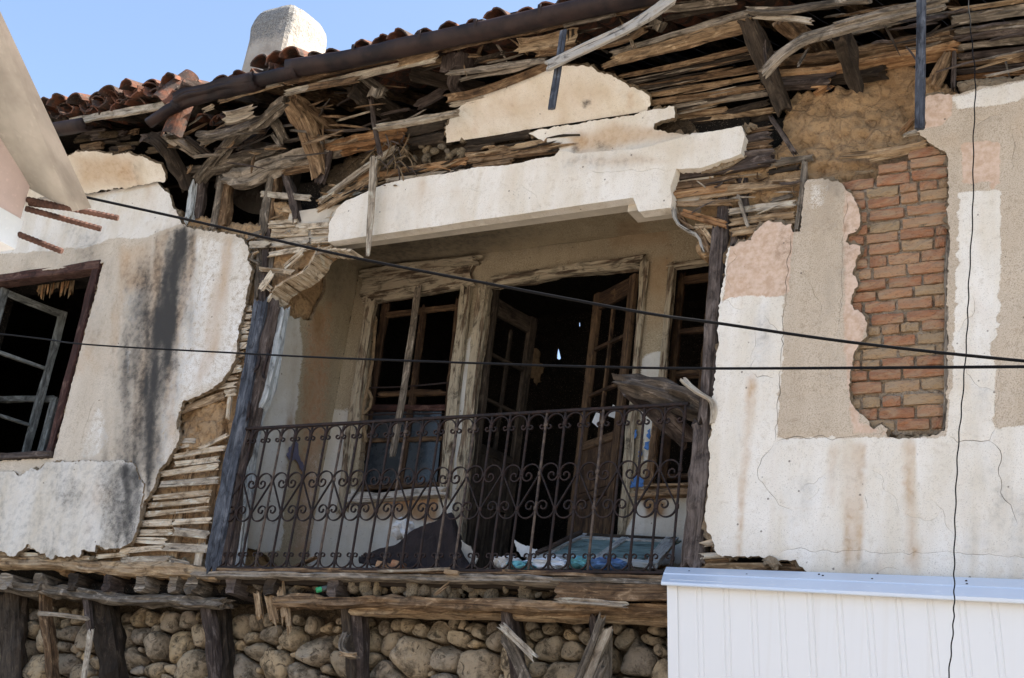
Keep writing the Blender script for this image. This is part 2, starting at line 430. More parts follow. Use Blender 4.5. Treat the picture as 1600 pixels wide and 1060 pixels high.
PROF_BOARD = [(-1, -.75), (-.82, -1), (-.28, -1), (.28, -1), (.82, -1), (1, -.75), (1, .75), (.82, 1), (0, 1), (-.82, 1), (-1, .75)]
PROF_BEAM = [(-1, -.7), (-.7, -1), (-.25, -1), (.25, -1), (.7, -1), (1, -.7), (1, -.2), (1, .3), (1, .7), (.7, 1), (0, 1), (-.7, 1), (-1, .7), (-1, .2), (-1, -.25)]
PROF_ROUND = [(math.cos(a), math.sin(a)) for a in np.linspace(0, 2 * math.pi, 14, endpoint=False)]
PROF_TUBE = [(math.cos(a), math.sin(a)) for a in np.linspace(0, 2 * math.pi, 8, endpoint=False)]
PROF_SQ = [(-1, -1), (1, -1), (1, 1), (-1, 1)]
def catmull(pts, n):
    pts = [np.asarray(p, float) for p in pts]
    if len(pts) == 2:
        return np.array([pts[0] + (pts[1] - pts[0]) * t for t in np.linspace(0, 1, n)])
    pp = [2 * pts[0] - pts[1]] + pts + [2 * pts[-1] - pts[-2]]
    L = len(pts) - 1; out = []
    for t in np.linspace(0, L, n):
        i = min(int(t), L - 1); f = t - i
        a, b, c, d = pp[i:i + 4]
        out.append(.5 * ((2 * b) + (c - a) * f + (2 * a - 5 * b + 4 * c - d) * f * f + (3 * b - a - 3 * c + d) * f ** 3))
    return np.array(out)
def sweep_mesh(name, pts, prof, hs, hn, nref, mats, rough=0.0, rag=0.0, seg=.06, uvoff=None, smooth=False, taper=None, grain=6.0, wob=0.0, nmin=4, closed_ends=True):
    """sweep a closed profile (s, n) along points; hs, hn half sizes in metres; nref the thickness direction"""
    sd = nseed()
    raw = [np.asarray(p, float) for p in pts]
    L = sum(np.linalg.norm(raw[i + 1] - raw[i]) for i in range(len(raw) - 1))
    n = max(nmin, int(L / seg) + 1)
    C = catmull(raw, n)
    T = np.gradient(C, axis=0); T /= np.linalg.norm(T, axis=1)[:, None] + 1e-9
    nref = np.asarray(nref, float)
    N = nref - (T @ nref)[:, None] * T; N /= np.linalg.norm(N, axis=1)[:, None] + 1e-9
    S = np.cross(N, T)
    pf = np.array(prof, float); k = len(pf)
    d = np.concatenate([[0], np.cumsum(np.linalg.norm(np.diff(C, axis=0), axis=1))])
    per = np.concatenate([[0], np.cumsum(np.linalg.norm(np.diff(np.vstack([pf * [hs, hn], pf[:1] * [hs, hn]]), axis=0), axis=1))])
    if wob:
        C = C + S * (fbm(d * 1.7 + sd * 3.1, d * 0 + .5, sd, 3) * wob)[:, None] + N * (fbm(d * 1.7 + sd * 5.3, d * 0 + 7.5, sd + 3, 3) * wob * .6)[:, None]
    ss = np.ones(n); nn = np.ones(n)
    if taper is not None:
        tt = np.interp(np.linspace(0, 1, n), np.linspace(0, 1, len(taper)), taper); ss = ss * tt; nn = nn * (0.4 + .6 * tt)
    V = np.empty((n, k, 3))
    for j in range(k):
        q = np.ones(n)
        nz = np.zeros(n); le = np.zeros(n)
        if rough:
            nz = rough * (vnoise(d * 3.0 + sd * 1.7, np.full(n, j * .55 + sd), sd) * .8 + vnoise(d * 11 + sd * 1.1, np.full(n, j * .8 + sd), sd + 2) * .5 + vnoise(d * grain + sd, np.full(n, j * 9.1), sd + 5) * .55 - .3)
        rs = pf[j, 0] * hs * ss; rn = pf[j, 1] * hn * nn
        if rough:
            ln = math.hypot(pf[j, 0], pf[j, 1]) + 1e-6
            rs = rs + nz * pf[j, 0] / ln; rn = rn + nz * pf[j, 1] / ln
        V[:, j] = C + S * rs[:, None] + N * rn[:, None]
    if rag:
        for e, sg in ((0, -1), (n - 1, 1)):
            r = (_h(np.arange(k) * 7 + sd, np.full(k, e), sd) - .65) * rag
            V[e] += T[e] * sg * r[:, None]
    verts = list(V.reshape(-1, 3)); faces = []; uvs = []
    o = (_h(np.array([sd]), np.array([3]), 1)[0] * 20, _h(np.array([sd]), np.array([9]), 2)[0] * 20) if uvoff is None else uvoff
    for i in range(n - 1):
        for j in range(k):
            j2 = (j + 1) % k
            faces.append((i * k + j, i * k + j2, (i + 1) * k + j2, (i + 1) * k + j))
            uvs += [(d[i] + o[0], per[j] + o[1]), (d[i] + o[0], per[j + 1] + o[1]), (d[i + 1] + o[0], per[j + 1] + o[1]), (d[i + 1] + o[0], per[j] + o[1])]
    if closed_ends:
        for e, rev in ((0, True), (n - 1, False)):
            c = len(verts); verts.append(V[e].mean(0) - (T[e] if not rev else -T[e]) * rag * .3)
            for j in range(k):
                j2 = (j + 1) % k
                a, b_ = e * k + j, e * k + j2
                faces.append((c, b_, a) if rev else (c, a, b_))
                pj = pf[j] * [hs, hn]; pk = pf[j2] * [hs, hn]
                t = [(o[0], o[1] + 3), (o[0] + pk[0] * .3, o[1] + 3 + pk[1]), (o[0] + pj[0] * .3, o[1] + 3 + pj[1])]
                uvs += t if rev else [t[0], t[2], t[1]]
    return mesh(name, verts, faces, mats, uv=uvs, smooth=smooth)
def wpx(mid, sdir, px):
    """metres that cover px photo pixels at mid along direction sdir"""
    a = proj(mid - sdir * .05); b = proj(mid + sdir * .05)
    return px / (np.linalg.norm(a - b) / .1 + 1e-9)
def timber(name, spec, w, depth, mat, parent, rough=.35, rag=.09, prof='auto', nref=None, wob=.0, seg=.06, taper=None, front=True):
    """spec: list of (u,v,Y) photo points on their depth planes (front face), w: width in photo px, depth: thickness in metres"""
    pts = [P(s) for s in spec]
    if nref is None:
        nref = (0, 1, 0)
        if isinstance(spec[0][2], tuple): nref = -SOF.N
    nref = np.asarray(nref, float)
    T = pts[-1] - pts[0]; T = T / np.linalg.norm(T)
    if abs(T @ nref) > .8: nref = np.array((1.0, 0, 0))
    Np = nref - (T @ nref) * T; Np /= np.linalg.norm(Np)
    S = np.cross(Np, T); mid = sum(pts) / len(pts)
    wm = wpx(mid, S, w)
    if front: pts = [p + Np * depth / 2 for p in pts]
    if prof == 'auto': prof = PROF_BEAM if depth > .5 * wm else PROF_BOARD
    r = rough * min(wm, depth) * .5
    me = sweep_mesh(name, pts, prof, wm / 2, depth / 2, nref, mat, rough=r, rag=rag, seg=seg, wob=wob, taper=taper)
    return link(name, me, parent)
def bar(name, p, q, w, t, mat, parent, nref=(0, 1, 0), rough=.1, rag=.0, seg=.15, prof=None, wob=0.0):
    """metric member between two world points"""
    me = sweep_mesh(name, [p, q], prof or PROF_BOARD, w / 2, t / 2, nref, mat, rough=rough * min(w, t) * .5, rag=rag, seg=seg, wob=wob)
    return link(name, me, parent)

# ------------------------------------------------------------------ slabs (plaster, mud): jagged outline, real thickness, uneven face
def pip(x, y, poly):
    poly = np.asarray(poly); n = len(poly); ins = np.zeros(len(x), bool); j = n - 1
    for i in range(n):
        xi, yi = poly[i]; xj, yj = poly[j]
        if yi != yj:
            c = ((yi > y) != (yj > y)) & (x < (xj - xi) * (y - yi) / (yj - yi) + xi); ins ^= c
        j = i
    return ins
def dpoly(x, y, poly, closed=True):
    poly = np.asarray(poly, float); n = len(poly); best = np.full(len(x), 1e9)
    for i in range(n if closed else n - 1):
        ax, ay = poly[i]; bx, by = poly[(i + 1) % n]; dx, dy = bx - ax, by - ay
        t = np.clip(((x - ax) * dx + (y - ay) * dy) / (dx * dx + dy * dy + 1e-12), 0, 1)
        best = np.minimum(best, (x - ax - t * dx) ** 2 + (y - ay - t * dy) ** 2)
    return np.sqrt(best)
def densify(poly, step, jag, sd, straight=()):
    out = []; n = len(poly)
    for i in range(n):
        a = np.array(poly[i][:2], float); b = np.array(poly[(i + 1) % n][:2], float)
        jg = poly[i][2] if len(poly[i]) > 2 else jag
        L = np.linalg.norm(b - a); k = max(1, int(L / step)); d = (b - a) / (L + 1e-9); nrm = np.array([-d[1], d[0]])
        for q in range(k):
            t = q / k; p = a + (b - a) * t
            wgt = 1.0 if jg else 0
            off = jg * wgt * (fbm([p[0] * 11 + sd], [p[1] * 11], sd, 4, .72)[0] * 2.1)
            out.append(p + nrm * (off + jag * wgt * rng.normal(0, .30)))
    return out
def slab(name, poly_px, plane, thick, mats, parent, holes=(), step=.035, jag=.012, amp=.006, freq=3.0, off=0.0, lump=0.0, maskf=None,
         world=False, lip=.5, cracks=(), edge_round=.0, lumpf=9.0, hmax=0):
    """poly_px: outline in photo pixels (u, v[, jag in m]) on plane (offset off towards the viewer). cracks: polylines cut right through"""
    sd = nseed()
    def cv(pl):
        return [((*plane.px(p[0], p[1], off), *p[2:]) if not world else p) for p in pl]
    es = step if jag == 0 else min(step, .016)
    outer = densify(cv(poly_px), es, jag, sd)
    hs = [densify(cv(h), es, jag, sd + 3) for h in holes]
    for c in cracks:
        wd = c[0]; line = [np.array(plane.px(u, v, off)) for u, v in c[1]]
        pl = []
        for i in range(len(line) - 1):
            k = max(2, int(np.linalg.norm(line[i + 1] - line[i]) / .03))
            for q in range(k): pl.append(line[i] + (line[i + 1] - line[i]) * q / k)
        pl.append(line[-1]); pl = np.array(pl)
        dd = np.gradient(pl, axis=0); dd /= np.linalg.norm(dd, axis=1)[:, None]; nr = np.stack([-dd[:, 1], dd[:, 0]], 1)
        pl = pl + nr * (fbm(np.arange(len(pl)) * .55 + sd, np.zeros(len(pl)) + 2.2, sd, 4, .7) * .026)[:, None]
        ww = .55 * wd * (.35 + .55 * np.abs(vnoise(np.arange(len(pl)) * .4, np.zeros(len(pl)), sd + 8))) * np.minimum(1, np.minimum(np.arange(len(pl)) + .25, len(pl) - .75 - np.arange(len(pl))) / 2)
        ww = np.maximum(ww, .0006)
        hs.append([tuple(p) for p in (pl + nr * ww[:, None] / 2)] + [tuple(p) for p in (pl - nr * ww[:, None] / 2)[::-1]])
    O = np.array(outer); mn = O.min(0); mx = O.max(0)
    gx, gy = np.meshgrid(np.arange(mn[0], mx[0], step), np.arange(mn[1], mx[1], step))
    gx = gx.ravel() + rng.uniform(-.3, .3, gx.size) * step; gy = gy.ravel() + rng.uniform(-.3, .3, gy.size) * step
    ok = pip(gx, gy, O) & (dpoly(gx, gy, O) > step * .55)
    for h in hs: ok &= ~pip(gx, gy, h) & (dpoly(gx, gy, h) > step * .5)
    vs = [tuple(p) for p in outer]; ed = [(i, (i + 1) % len(outer)) for i in range(len(outer))]
    for h in hs:
        s = len(vs); vs += [tuple(p) for p in h]; ed += [(s + i, s + (i + 1) % len(h)) for i in range(len(h))]
    vs += list(zip(gx[ok], gy[ok]))
    r = delaunay_2d_cdt([Vector(v) for v in vs], ed, [], 0, 1e-5)
    V = np.array([(v.x, v.y) for v in r[0]]); F = np.array([f for f in r[2] if len(f) == 3])
    cen = V[F].mean(1); keep = pip(cen[:, 0], cen[:, 1], O)
    for h in hs: keep &= ~pip(cen[:, 0], cen[:, 1], h)
    F = F[keep]
    a = V[F[:, 0]]; b = V[F[:, 1]]; c = V[F[:, 2]]
    ar = (b[:, 0] - a[:, 0]) * (c[:, 1] - a[:, 1]) - (b[:, 1] - a[:, 1]) * (c[:, 0] - a[:, 0])
    F[ar < 0] = F[ar < 0][:, ::-1]; F = F[np.abs(ar) > 1e-10]
    from collections import Counter
    ec = {}
    for f in F:
        for i in range(3):
            e = (int(f[i]), int(f[(i + 1) % 3])); ec[e] = 1
    bnd = [e for e in ec if (e[1], e[0]) not in ec]
    nv = len(V)
    x, y = V[:, 0], V[:, 1]
    h = amp * fbm(x * freq + sd, y * freq, sd, 4)
    if lump:
        w1 = 1 - np.abs(fbm(x * lumpf, y * lumpf * 1.2, sd + 9, 3)) * 2.2
        h = h + lump * (w1 * .5 + fbm(x * lumpf * .45 + 3, y * lumpf * .45, sd + 4, 3) * 1.1 + fbm(x * lumpf * 3.1, y * lumpf * 3.1, sd + 6, 3) * .28)
    if hmax: h = np.where(h > 0, hmax * np.tanh(h / hmax), h)
    bset = np.unique(np.array(bnd).ravel()) if bnd else np.array([], int)
    if edge_round:
        h[bset] -= edge_round
    front = plane.pts(V, h + off)
    back = plane.pts(V, np.full(nv, off - thick))
    midr = plane.pts(V[bset] + rng.normal(0, .004, (len(bset), 2)), h[bset] + off - thick * lip)
    verts = np.vstack([front, back, midr]); mi = {int(v): 2 * nv + i for i, v in enumerate(bset)}
    faces = [tuple(f) for f in F] + [(f[0] + nv, f[2] + nv, f[1] + nv) for f in F]
    idx = [0] * len(F) + [1] * len(F)
    for i, j in bnd:
        faces.append((j, i, mi[i], mi[j])); faces.append((mi[j], mi[i], i + nv, j + nv)); idx += [1, 1]
    msk = None
    if maskf is not None:
        u, v = projv(verts); msk = maskf(u, v)
    else:
        msk = np.zeros((len(verts), 4)); 
    me = mesh(name, verts, faces, mats, midx=idx, mask=msk)
    sm = np.zeros(len(me.polygons), bool); sm[:len(F)] = True
    me.polygons.foreach_set('use_smooth', sm)
    if lump == 0: me.set_sharp_from_angle(angle=math.radians(42))
    return link(name, me, parent)

def masker(regions, sd=11, distort=5.0, grime=.30):
    """regions: (channel, 'poly', pts, feather, strength) / (channel, 'streak', [(u,v,halfwidth)...], strength, soft)"""
    def f(u, v):
        m = np.zeros((len(u), 4))
        du = fbm(u / 26, v / 26, sd, 4, .6) * distort; dv = fbm(u / 26 + 50, v / 26, sd + 5, 4, .6) * distort
        uu, vv = u + du, v + dv
        for r in regions:
            ch = 'RGBA'.index(r[0])
            if r[1] == 'poly':
                d = dpoly(uu, vv, r[2]); ins = pip(uu, vv, r[2]); sdist = np.where(ins, d, -d)
                val = sstep(-r[3], r[3], sdist) * r[4]
            else:
                pts = np.array(r[2], float); o = np.argsort(pts[:, 1]); pts = pts[o]
                cu = np.interp(v, pts[:, 1], pts[:, 0]); hw = np.interp(v, pts[:, 1], pts[:, 2])
                wv = fbm(u / 7, v / 160, sd + 9, 3) * .35
                val = (1 - sstep(.10, 1.05, np.abs(uu - cu) / hw + wv))
                e_ = r[4] * 2.2; wob_ = fbm(u / 8, u * 0 + 3, sd + 31, 3) * e_
                val = val * sstep(pts[0, 1] - r[4], pts[0, 1] + r[4], vv) * (1 - sstep(pts[-1, 1] - e_, pts[-1, 1] + e_, vv + wob_)) * r[3]
                val = val * (.75 + .35 * fbm(u / 9, v / 55, sd + 21, 3))
            if r[4 if r[1] == 'poly' else 3] < 0: m[:, ch] = np.clip(m[:, ch] + val, 0, 1)
            else: m[:, ch] = np.maximum(m[:, ch], np.clip(val, 0, 1))
        g_ = np.maximum(0, fbm(u / 70 + sd, v / 130, sd + 41, 4, .6) - .12) * grime * 2 + np.maximum(0, fbm(u / 14, v / 150, sd + 47, 3) - .25) * grime * .8
        m[:, 1] = m[:, 1] + g_; m[:, 2] = m[:, 2] + np.maximum(0, fbm(u / 55, v / 110 + sd, sd + 51, 4, .6) - .15) * grime * 2.2
        return np.clip(m, 0, 1)
    return f
def hairlines(n, u0, u1, v0, v1, down=.9):
    out = []
    for _ in range(n):
        u, v = random.uniform(u0, u1), random.uniform(v0, v1); a = math.pi / 2 + random.gauss(0, .5) if random.random() < down else random.gauss(-.1, .3)
        pl = [(u, v)]
        for k in range(random.randint(2, 5)):
            a += random.gauss(0, .45); l = random.uniform(8, 22); u += math.cos(a) * l; v += math.sin(a) * l; pl.append((u, v))
        out.append((random.uniform(.0025, .0045), pl))
    return out

# =================================================================== SETTING
gv = [(-300, -300, 0), (300, -300, 0), (300, 300, 0), (-300, 300, 0)]
ground = link('ground', mesh('ground', gv, [(0, 1, 2, 3)], 'paving')); tag(ground, kind='structure')

# =================================================================== THE HOUSE
house = thing('ruined_house', 'derelict two storey house with crumbling plaster, bare laths and an open balcony', 'house', (-6, 0, 0))
H = house
FL = 3.27            # balcony floor level
XL, XR = -6.87, -3.27   # reveals of the balcony recess
YB = 1.0             # back wall of the recess
ZC = 6.12            # ceiling of the recess
def box_mesh(name, lo, hi, mat):
    x0, y0, z0 = lo; x1, y1, z1 = hi
    v = [(x0, y0, z0), (x1, y0, z0), (x1, y1, z0), (x0, y1, z0), (x0, y0, z1), (x1, y0, z1), (x1, y1, z1), (x0, y1, z1)]
    f = [(0, 3, 2, 1), (4, 5, 6, 7), (0, 1, 5, 4), (1, 2, 6, 5), (2, 3, 7, 6), (3, 0, 4, 7)]
    return mesh(name, v, f, mat)
def box(name, lo, hi, mat, parent): return link(name, box_mesh(name, lo, hi, mat), parent)

# ---- carcass: floors, party walls, rear wall with two gaps to the daylight
HX0, HX1, HY1 = -13.5, 2.2, 3.1
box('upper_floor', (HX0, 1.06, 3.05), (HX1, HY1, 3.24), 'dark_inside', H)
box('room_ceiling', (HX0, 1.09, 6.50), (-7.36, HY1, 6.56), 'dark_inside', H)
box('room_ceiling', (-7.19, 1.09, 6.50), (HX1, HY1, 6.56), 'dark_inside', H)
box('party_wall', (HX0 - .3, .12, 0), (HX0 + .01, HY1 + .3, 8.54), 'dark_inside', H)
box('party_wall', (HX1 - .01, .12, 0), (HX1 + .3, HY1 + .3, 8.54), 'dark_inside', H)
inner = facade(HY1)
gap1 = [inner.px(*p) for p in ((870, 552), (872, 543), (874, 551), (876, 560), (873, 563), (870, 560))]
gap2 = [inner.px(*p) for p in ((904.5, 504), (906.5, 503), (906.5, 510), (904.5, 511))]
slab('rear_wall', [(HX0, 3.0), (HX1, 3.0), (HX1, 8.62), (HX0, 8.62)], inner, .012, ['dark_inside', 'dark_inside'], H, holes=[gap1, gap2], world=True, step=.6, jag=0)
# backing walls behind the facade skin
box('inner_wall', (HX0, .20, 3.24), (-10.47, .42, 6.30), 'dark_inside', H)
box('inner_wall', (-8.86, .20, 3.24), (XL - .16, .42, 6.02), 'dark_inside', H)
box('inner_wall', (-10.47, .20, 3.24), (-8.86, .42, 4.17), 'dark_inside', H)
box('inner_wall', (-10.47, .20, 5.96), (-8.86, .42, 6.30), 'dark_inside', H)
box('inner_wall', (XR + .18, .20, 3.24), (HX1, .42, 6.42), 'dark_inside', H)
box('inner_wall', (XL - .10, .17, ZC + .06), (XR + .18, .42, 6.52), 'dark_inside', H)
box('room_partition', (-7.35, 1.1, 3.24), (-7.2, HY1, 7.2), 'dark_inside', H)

# ---- roof deck: boards on rafters, with the missing corner over the attic gap
PITCH = math.tan(math.radians(23))
YE, ZE = -.60, 7.03
def roofz(y): return ZE + (y - YE) * PITCH
def deck(x0, x1, y0, mat='wood_dark'):
    y1 = 2.9; t = .03; o = .075
    v = []
    for (x, y) in ((x0, y0), (x1, y0), (x1, y1), (x0, y1)): v.append((x, y, roofz(y) + o))
    for (x, y) in ((x0, y0), (x1, y0), (x1, y1), (x0, y1)): v.append((x, y, roofz(y) + o + t))
    f = [(0, 3, 2, 1), (4, 5, 6, 7), (0, 1, 5, 4), (1, 2, 6, 5), (2, 3, 7, 6), (3, 0, 4, 7)]
    uv = [(v[i][0] if abs(v[i][0]) < 99 else 0, 0) for i in range(8)]
    return v, f
roof = link('roof', None, H, loc=(-6, 0, 7))
def sheet(name, x0, x1, y0, parent, mat='wood_dark'):
    v, f = deck(x0, x1, y0)
    uvl = []
    for ff in f:
        for i in ff: uvl.append((v[i][1] * 1.0, v[i][0]))
    return link(name, mesh(name, v, f, mat, uv=uvl), parent)
x = HX0
sheet('roof_deck', HX0, -9.6, YE, roof)
while x < HX1:      # individual deck boards running up the slope
    w = random.uniform(.13, .24)
    if x > -9.6 - .3:
        y0 = YE + random.uniform(0, .05)
        if -7.78 < x + w / 2 < -6.95: y0 = random.uniform(-.12, .12)
        if -5.6 < x < -2.6 or -7.7 < x < -6: 
            pass
        sheet('roof_board', max(x, -9.6) + .004, x + w - .006, y0, roof, 'wood_dark')
    x += w
box('ridge_board', (HX0, 2.86, 8.53), (HX1, HY1 + .25, 8.66), 'wood_dark', roof)
# rafters
for xr in (-9.2, -8.55, -8.0, -7.42, -6.98, -6.52, -6.0, -5.45, -4.9, -4.35, -3.8, -3.2, -2.6, -2.0, -1.45):
    y0 = -.5 + random.uniform(-.06, .04)
    q = bar('rafter', (xr, y0, roofz(y0) + .015), (xr + random.uniform(-.08, .08), 2.6, roofz(2.6) + .015), .11, .11, 'wood_dark' if xr < -7.2 or random.random() < .5 else 'wood_brown', roof, nref=(1, 0, 0), rough=.5, rag=.05, prof=PROF_BEAM, seg=.1, wob=.02)
    if xr > -3.3: pass

# =================================================================== PLASTER SKIN
F0 = facade(0.0)
# left upper wall
WX0, WX1, WZ0, WZ1 = -10.45, -8.865, 4.185, 5.955
win_hole_w = [(WX0, WZ0), (WX1, WZ0), (WX1, WZ1), (WX0, WZ1)]
win_hole = [tuple(proj((x, 0, z))) + (0.004,) for x, z in win_hole_w]
left_out = [(-420, 318, 0), (60, 300), (128, 305), (190, 294), (248, 284), (264, 305), (268, 322), (280, 337), (283, 350), (300, 357), (330, 362),
            (355, 366), (378, 372), (386, 386), (388, 405), (392, 422), (388, 445), (384, 470), (376, 500), (371, 530), (369, 560), (358, 580), (345, 598),
            (325, 612), (300, 622), (285, 628), (280, 645), (276, 665), (281, 680), (275, 700), (262, 718), (248, 735), (245, 745), (238, 768), (224, 786),
            (221, 803), (214, 826), (204, 846), (190, 853), (150, 850), (100, 862), (30, 856), (-60, 850), (-420, 850, 0)]
left_mask = masker([
    ('R', 'poly', [(-400, 300), (260, 280), (285, 350), (230, 372), (175, 372), (140, 385), (85, 392), (28, 395), (-400, 400)], 6, 1),
    ('R', 'poly', [(268, 470), (300, 365), (384, 372), (400, 430), (380, 520), (360, 590), (290, 630), (284, 660), (270, 720), (235, 760), (240, 690), (250, 600), (258, 530)], 14, .53),
    ('B', 'streak', [(300, 362, 12), (286, 470, 10), (272, 600, 10), (262, 680, 8)], .6, 16), ('B', 'poly', [(185, 385), (240, 375), (236, 450), (190, 460)], 16, .5),
    ('R', 'poly', [(185, 455), (196, 440), (225, 430), (228, 480), (215, 520), (195, 500)], 8, .5),
    ('R', 'poly', [(130, 680), (150, 625), (165, 650), (172, 690), (150, 720), (125, 720)], 5, .48),
    ('R', 'poly', [(196, 545), (204, 545), (204, 590), (197, 590)], 3, .7),
    ('B', 'streak', [(196, 385, 14), (188, 470, 14), (178, 560, 14)], .55, 20),
    ('B', 'streak', [(255, 365, 16), (243, 450, 16), (222, 600, 20), (210, 700, 18)], .75, 14),
    ('B', 'streak', [(302, 365, 12), (285, 470, 16), (268, 560, 12), (256, 640, 10)], .8, 10),
    ('B', 'streak', [(360, 365, 15), (345, 450, 22), (335, 530, 26), (310, 600, 16)], .75, 14),
    ('B', 'streak', [(235, 280, 14), (240, 350, 12)], .55, 14),
    ('G', 'streak', [(288, 355, 30), (272, 420, 36), (258, 470, 44), (250, 540, 46), (236, 620, 48), (226, 720, 50), (222, 760, 50)], 1.15, 14),
    ('G', 'streak', [(258, 372, 20), (250, 420, 22), (242, 470, 18)], .6, 15),
    ('G', 'streak', [(276, 355, 46), (244, 470, 74), (228, 600, 84), (206, 760, 88)], .66, 20),
    ('G', 'streak', [(212, 650, 20), (200, 720, 26)], .35, 30),
    ('A', 'poly', [(236, 700), (262, 640), (285, 640), (282, 690), (262, 720), (240, 750)], 10, .45),
    ('B', 'poly', [(256, 645), (270, 635), (280, 660), (275, 685), (258, 690)], 8, .5),
    ('B', 'poly', [(110, 560), (180, 560), (160, 680), (110, 700)], 40, .25),
])
slab('plaster_wall', left_out, F0, .035, ['plaster_left', 'plaster_core'], H, holes=[win_hole], off=.035, step=.03, jag=.011, amp=.011, maskf=left_mask,
     cracks=[(.005, [(88, 391), (130, 385), (172, 380), (192, 366)]), (.004, [(161, 403), (185, 385), (205, 370), (218, 362)]),
             (.007, [(151, 623), (143, 640), (135, 665), (126, 695)]), (.004, [(312, 385), (317, 420), (308, 470), (300, 500)]),
             (.004, [(185, 452), (183, 470), (186, 490), (188, 505)])] + hairlines(3, 185, 230, 420, 600) + hairlines(2, 290, 340, 400, 540))
# older, thicker white coat on the parapet below the window
low_out = [(-420, 735, 0), (20, 737), (30, 744), (46, 733), (62, 735), (72, 722), (100, 722), (130, 720), (207, 721), (214, 738), (222, 760), (219, 800), (213, 826), (204, 848),
           (186, 857), (165, 856), (150, 851), (147, 862), (126, 860), (123, 869), (100, 871), (86, 868), (82, 874), (62, 866), (44, 852), (34, 860), (22, 870), (0, 861), (-60, 855), (-420, 858, 0)]
low_mask = masker([('R', 'poly', [(-500, 700), (230, 700), (230, 900), (-500, 900)], 4, 1),
                   ('G', 'streak', [(208, 722, 52), (200, 790, 66), (188, 856, 60)], 1.0, 16), ('G', 'streak', [(176, 740, 26), (168, 850, 20)], .22, 16),
                   ('B', 'streak', [(150, 760, 20), (140, 860, 16)], .25, 20), ('G', 'poly', [(150, 715), (230, 715), (230, 860), (150, 860)], 34, .62), ('G', 'streak', [(120, 735, 16), (112, 860, 14)], .12, 20), ('G', 'streak', [(50, 735, 20), (44, 860, 20)], .12, 20), ('G', 'poly', [(-400, 700), (240, 700), (240, 900), (-400, 900)], 10, .30)], sd=31)
slab('plaster_patch', low_out, F0, .03, ['plaster', 'plaster_core'], H, off=.058, step=.03, jag=.012, amp=.007, maskf=low_mask, edge_round=.004)
# slope under the eaves, left
corn_out = [(-420, 295, 0), (50, 262), (82, 251), (108, 243), (124, 237), (148, 236), (165, 240), (200, 239), (228, 246), (252, 257), (258, 270), (256, 283), (248, 285), (190, 294), (128, 305), (60, 309), (-420, 345, 0)]
corn_mask = masker([('R', 'poly', [(-500, 200), (300, 200), (300, 340), (-500, 400)], 3, .9), ('B', 'streak', [(150, 238, 30), (150, 300, 22)], .5, 12),
                    ('B', 'poly', [(110, 240), (215, 240), (220, 290), (120, 300)], 22, .6), ('G', 'poly', [(206, 250), (222, 255), (220, 290), (210, 288)], 7, .3)], sd=41)
slab('soffit_plaster', corn_out, SOF, .03, ['plaster', 'plaster_core'], H, off=.0, step=.03, jag=.012, amp=.007, maskf=corn_mask)

UC = dict(step=.05, jag=.028, amp=.008)
slab('base_coat', left_out, F0, .02, ['plaster_core', 'plaster_core'], H, holes=[win_hole], off=.008, **UC)
# frieze left over under the eaves, centre
fr_out = [(697, 224), (695, 200), (712, 174), (728, 160), (740, 150), (770, 143), (800, 128), (826, 117), (845, 110), (872, 104), (925, 102), (933, 112), (948, 117), (965, 124), (985, 134), (1003, 142),
          (1013, 152), (1016, 162), (1011, 174, .0), (850, 199, .0)]
fr_mask = masker([('R', 'poly', [(600, 80), (1100, 80), (1100, 240), (600, 240)], 3, 1), ('B', 'poly', [(742, 160), (905, 112), (958, 130), (940, 182), (735, 208)], 40, .42),
                  ('B', 'streak', [(752, 152, 14), (742, 210, 10)], .5, 8), ('B', 'streak', [(985, 140, 12), (985, 178, 10)], .6, 8), ('B', 'poly', [(890, 130), (960, 130), (960, 160), (890, 170)], 24, .45),
                  ('G', 'poly', [(910, 158), (920, 160), (918, 170), (909, 168)], 2, .7)], sd=51)
slab('soffit_plaster', fr_out, SOF, .035, ['plaster', 'plaster_core'], H, off=.03, step=.028, jag=.010, amp=.008, maskf=fr_mask)
# plaster between the frieze and the white lintel
md_out = [(826, 208), (850, 202), (990, 180), (1000, 176), (1018, 172), (1052, 167), (1054, 184), (1032, 188), (1022, 193), (1022, 203), (1050, 209), (1092, 208), (1100, 230), (1000, 245), (900, 252), (872, 252),
          (876, 240), (872, 228), (858, 222), (842, 216)]
md_mask = masker([('R', 'poly', [(800, 150), (1110, 150), (1110, 260), (800, 260)], 3, .95), ('B', 'poly', [(890, 215), (960, 190), (1060, 200), (1080, 215), (990, 228), (900, 245)], 16, .65),
                  ('G', 'poly', [(892, 226), (905, 220), (906, 236), (893, 240)], 5, .55), ('G', 'poly', [(930, 222), (955, 226), (945, 240), (930, 236)], 5, .45)], sd=61)
slab('plaster_patch', md_out, F0, .04, ['plaster', 'plaster_core'], H, off=.02, step=.028, jag=.009, amp=.01, maskf=md_mask)
